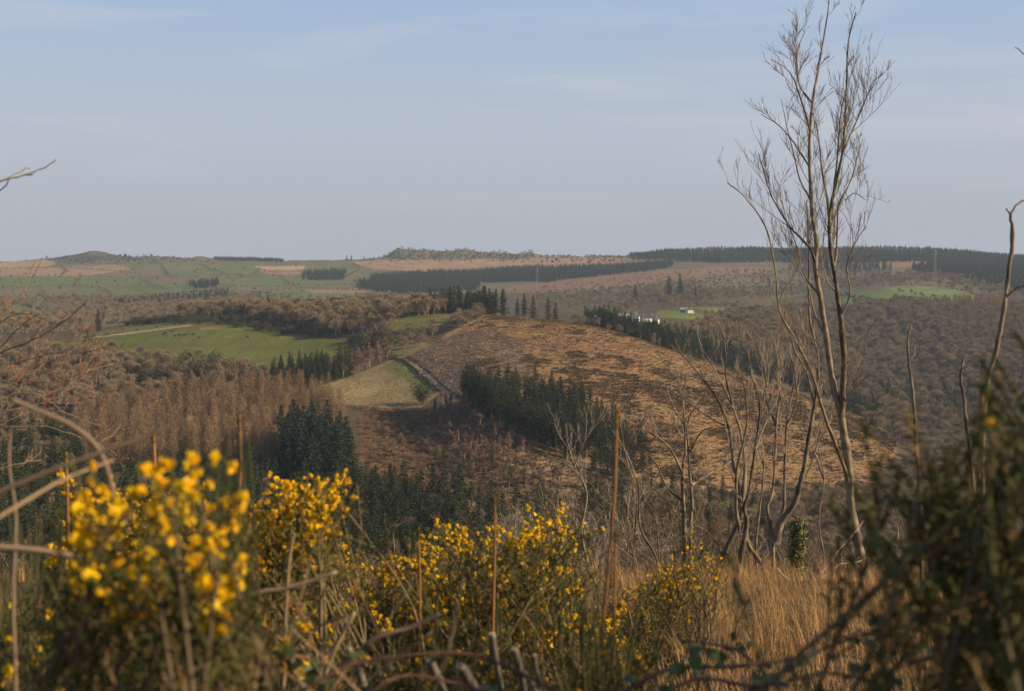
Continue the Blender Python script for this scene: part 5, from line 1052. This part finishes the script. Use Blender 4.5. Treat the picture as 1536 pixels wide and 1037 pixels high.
# left bare shrub with red buds
M_TWIGR = mat('red_brown_twigs', (.26, .17, .12), .8, .25)
M_BUD = mat('red_buds', (.40, .11, .05), .6, .25)
sh = traced('bare_shrub', 'shrub', 'bare twiggy shrub with red buds reaching over the larch slope', 5.5, [
 ('trunk', [(-260,1000),(-180,760),(-120,660),(-60,600),(0,575),(60,560),(110,556)], 6, 1.2, .3), ('limb', [(-120,660),(-60,560),(0,530),(60,505),(105,475),(132,448)], 4, .7, -.4), ('limb', [(-60,600),(0,560),(40,540),(90,570),(144,590)], 3, .7, .3),
 ('limb', [(-120,660),(-40,620),(40,612),(90,590),(125,560),(170,545)], 3.4, .7, .4), ('limb', [(-60,580),(0,520),(30,490),(60,470)], 3, .7, -.3), ('limb', [(-40,620),(10,640),(70,640),(130,660),(170,680)], 2.4, .7, .2), ('limb', [(-60,560),(20,545),(80,530),(120,530),(160,520)], 2.4, .6, -.2), ('limb', [(-80,560),(-20,500),(30,470),(70,480),(118,500)], 2.2, .6, -.2), ('limb', [(-60,640),(0,600),(50,590),(100,620),(150,640)], 2.2, .6, .2),
 ('limb', [(-100,680),(-20,650),(20,600),(40,560)], 3, .6, .5), ('limb', [(-180,760),(-60,720),(10,700),(60,690)], 3, .6, .2)], 11, .24, 2, mt=M_TWIG, mtw=M_TWIGR, r_tip=.0010, rs=.6)
bd = MB(); tv = np.zeros(len(sh.children[-1].data.vertices) * 3, np.float32); sh.children[-1].data.vertices.foreach_get('co', tv); tv = tv.reshape(-1, 3); ix = rng.integers(0, len(tv), 500); bd.leaves(tv[ix], unit(500) + [0, 0, .6], unit(500), .010, .006); bd.obj('buds', M_BUD, sh, kind='stuff')

# ------------------------------------------------------------------ grass, litter, undergrowth of the bank
def blades(seed, n, h, spread, w, lean=.45):
    g0 = np.random.default_rng(seed); m = MB()
    for k in range(n):
        a = g0.uniform(0, 6.28); q = g0.uniform(0, 1) ** .7 * spread; b2 = g0.uniform(0, 6.28); l = h * g0.uniform(.45, 1.1); le = lean * g0.uniform(.2, 1.4); p = np.array([math.cos(a) * q, math.sin(a) * q, 0]); d = np.array([math.cos(b2), math.sin(b2), 0]); s_ = np.array([-d[1], d[0], 0]) * w / 2
        c = [p, p + d * le * l * .15 + [0, 0, l * .4], p + d * le * l * .5 + [0, 0, l * .75], p + d * le * l + [0, 0, l * .92]]
        Vv = []
        for z, cc in enumerate(c[:3]): Vv += [cc - s_ * (1 - .25 * z), cc + s_ * (1 - .25 * z)]
        Vv.append(c[3]); m.tris(Vv, [[0, 1, 2], [1, 3, 2], [2, 3, 4], [3, 5, 4], [4, 5, 6]])
    return m
def scrub_joined(seed, h, rad_, n, w, mt=None):
    tr, cr2 = scrub_form(seed, h, rad_, n, w); return Form(tr, cr2, M_TWIG, mt or M_SCRUB, 'undergrowth').joined
def near_field(px0, px1, Y0, Y1, spacing, s0, s1, nv, keep=1., avoid=None):
    out = []
    y = Y0
    while y < Y1:
        x = np.arange(wx(px0, y), wx(px1, y), spacing); n = len(x); X = x + rng.uniform(-.5, .5, n) * spacing; Yv = y + rng.uniform(-.5, .5, n) * spacing; Z = ground(X, Yv); k = rng.uniform(size=n) < keep
        out += [(a_, b_, c_ - .02, rng.uniform(0, 6.28), rng.uniform(s0, s1), int(rng.integers(nv))) for a_, b_, c_ in zip(X[k], Yv[k], Z[k])]; y += spacing
    return out
scatter('dry_grass', near_field(930, 1900, 4, 10, .26, .4, .8, 3, .8) + near_field(950, 1900, 10, 21, .30, .25, .62, 3, .75) + near_field(-300, 950, 7, 24, .5, .3, .6, 3, .5), [blades(21, 26, .62, .16, .007).mesh('dry_grass', M_DRY), blades(22, 20, .8, .12, .006, .3).mesh('dry_grass', M_DRY), blades(23, 30, .42, .2, .008, .9).mesh('dry_grass', M_DRY)], 'tall dry straw-coloured grass covering the bank')
scatter('green_grass', near_field(-300, 1900, 1.2, 7, .22, .4, .8, 2, .35), [blades(24, 24, .34, .14, .006, .8).mesh('green_grass', M_DRYG), blades(25, 22, .40, .14, .006, .9).mesh('green_grass', M_DRY)], 'short green and straw grass under the bushes')
scatter('bank_scrub', near_field(-300, 1900, 20, 70, .9, .3, .6, 3, .6), [scrub_joined(500 + k, 1.3, 1.4, 420, .010, M_UNDER) for k in range(3)], 'brown undergrowth covering the steep slope below the bank')

M_OLIVE = mat('olive_twigs', (.13, .12, .045), .85, .35, 3., .4)
M_TANG = mat('dry_tangle_twigs', (.38, .22, .10), .9, .35, 3., .5)
scatter('dry_tangle', near_field(-300, 1900, 1.7, 6.5, .2, .5, 1.1, 4, .75), [scrub_joined(600, .42, .2, 120, .0035, M_TANG), scrub_joined(601, .34, .24, 140, .004, M_OLIVE), scrub_joined(602, .5, .2, 120, .0035, M_TANG), scrub_joined(603, .3, .24, 160, .004, M_OLIVE)], 'tangle of dead bracken and green shoots at the foot of the bushes')
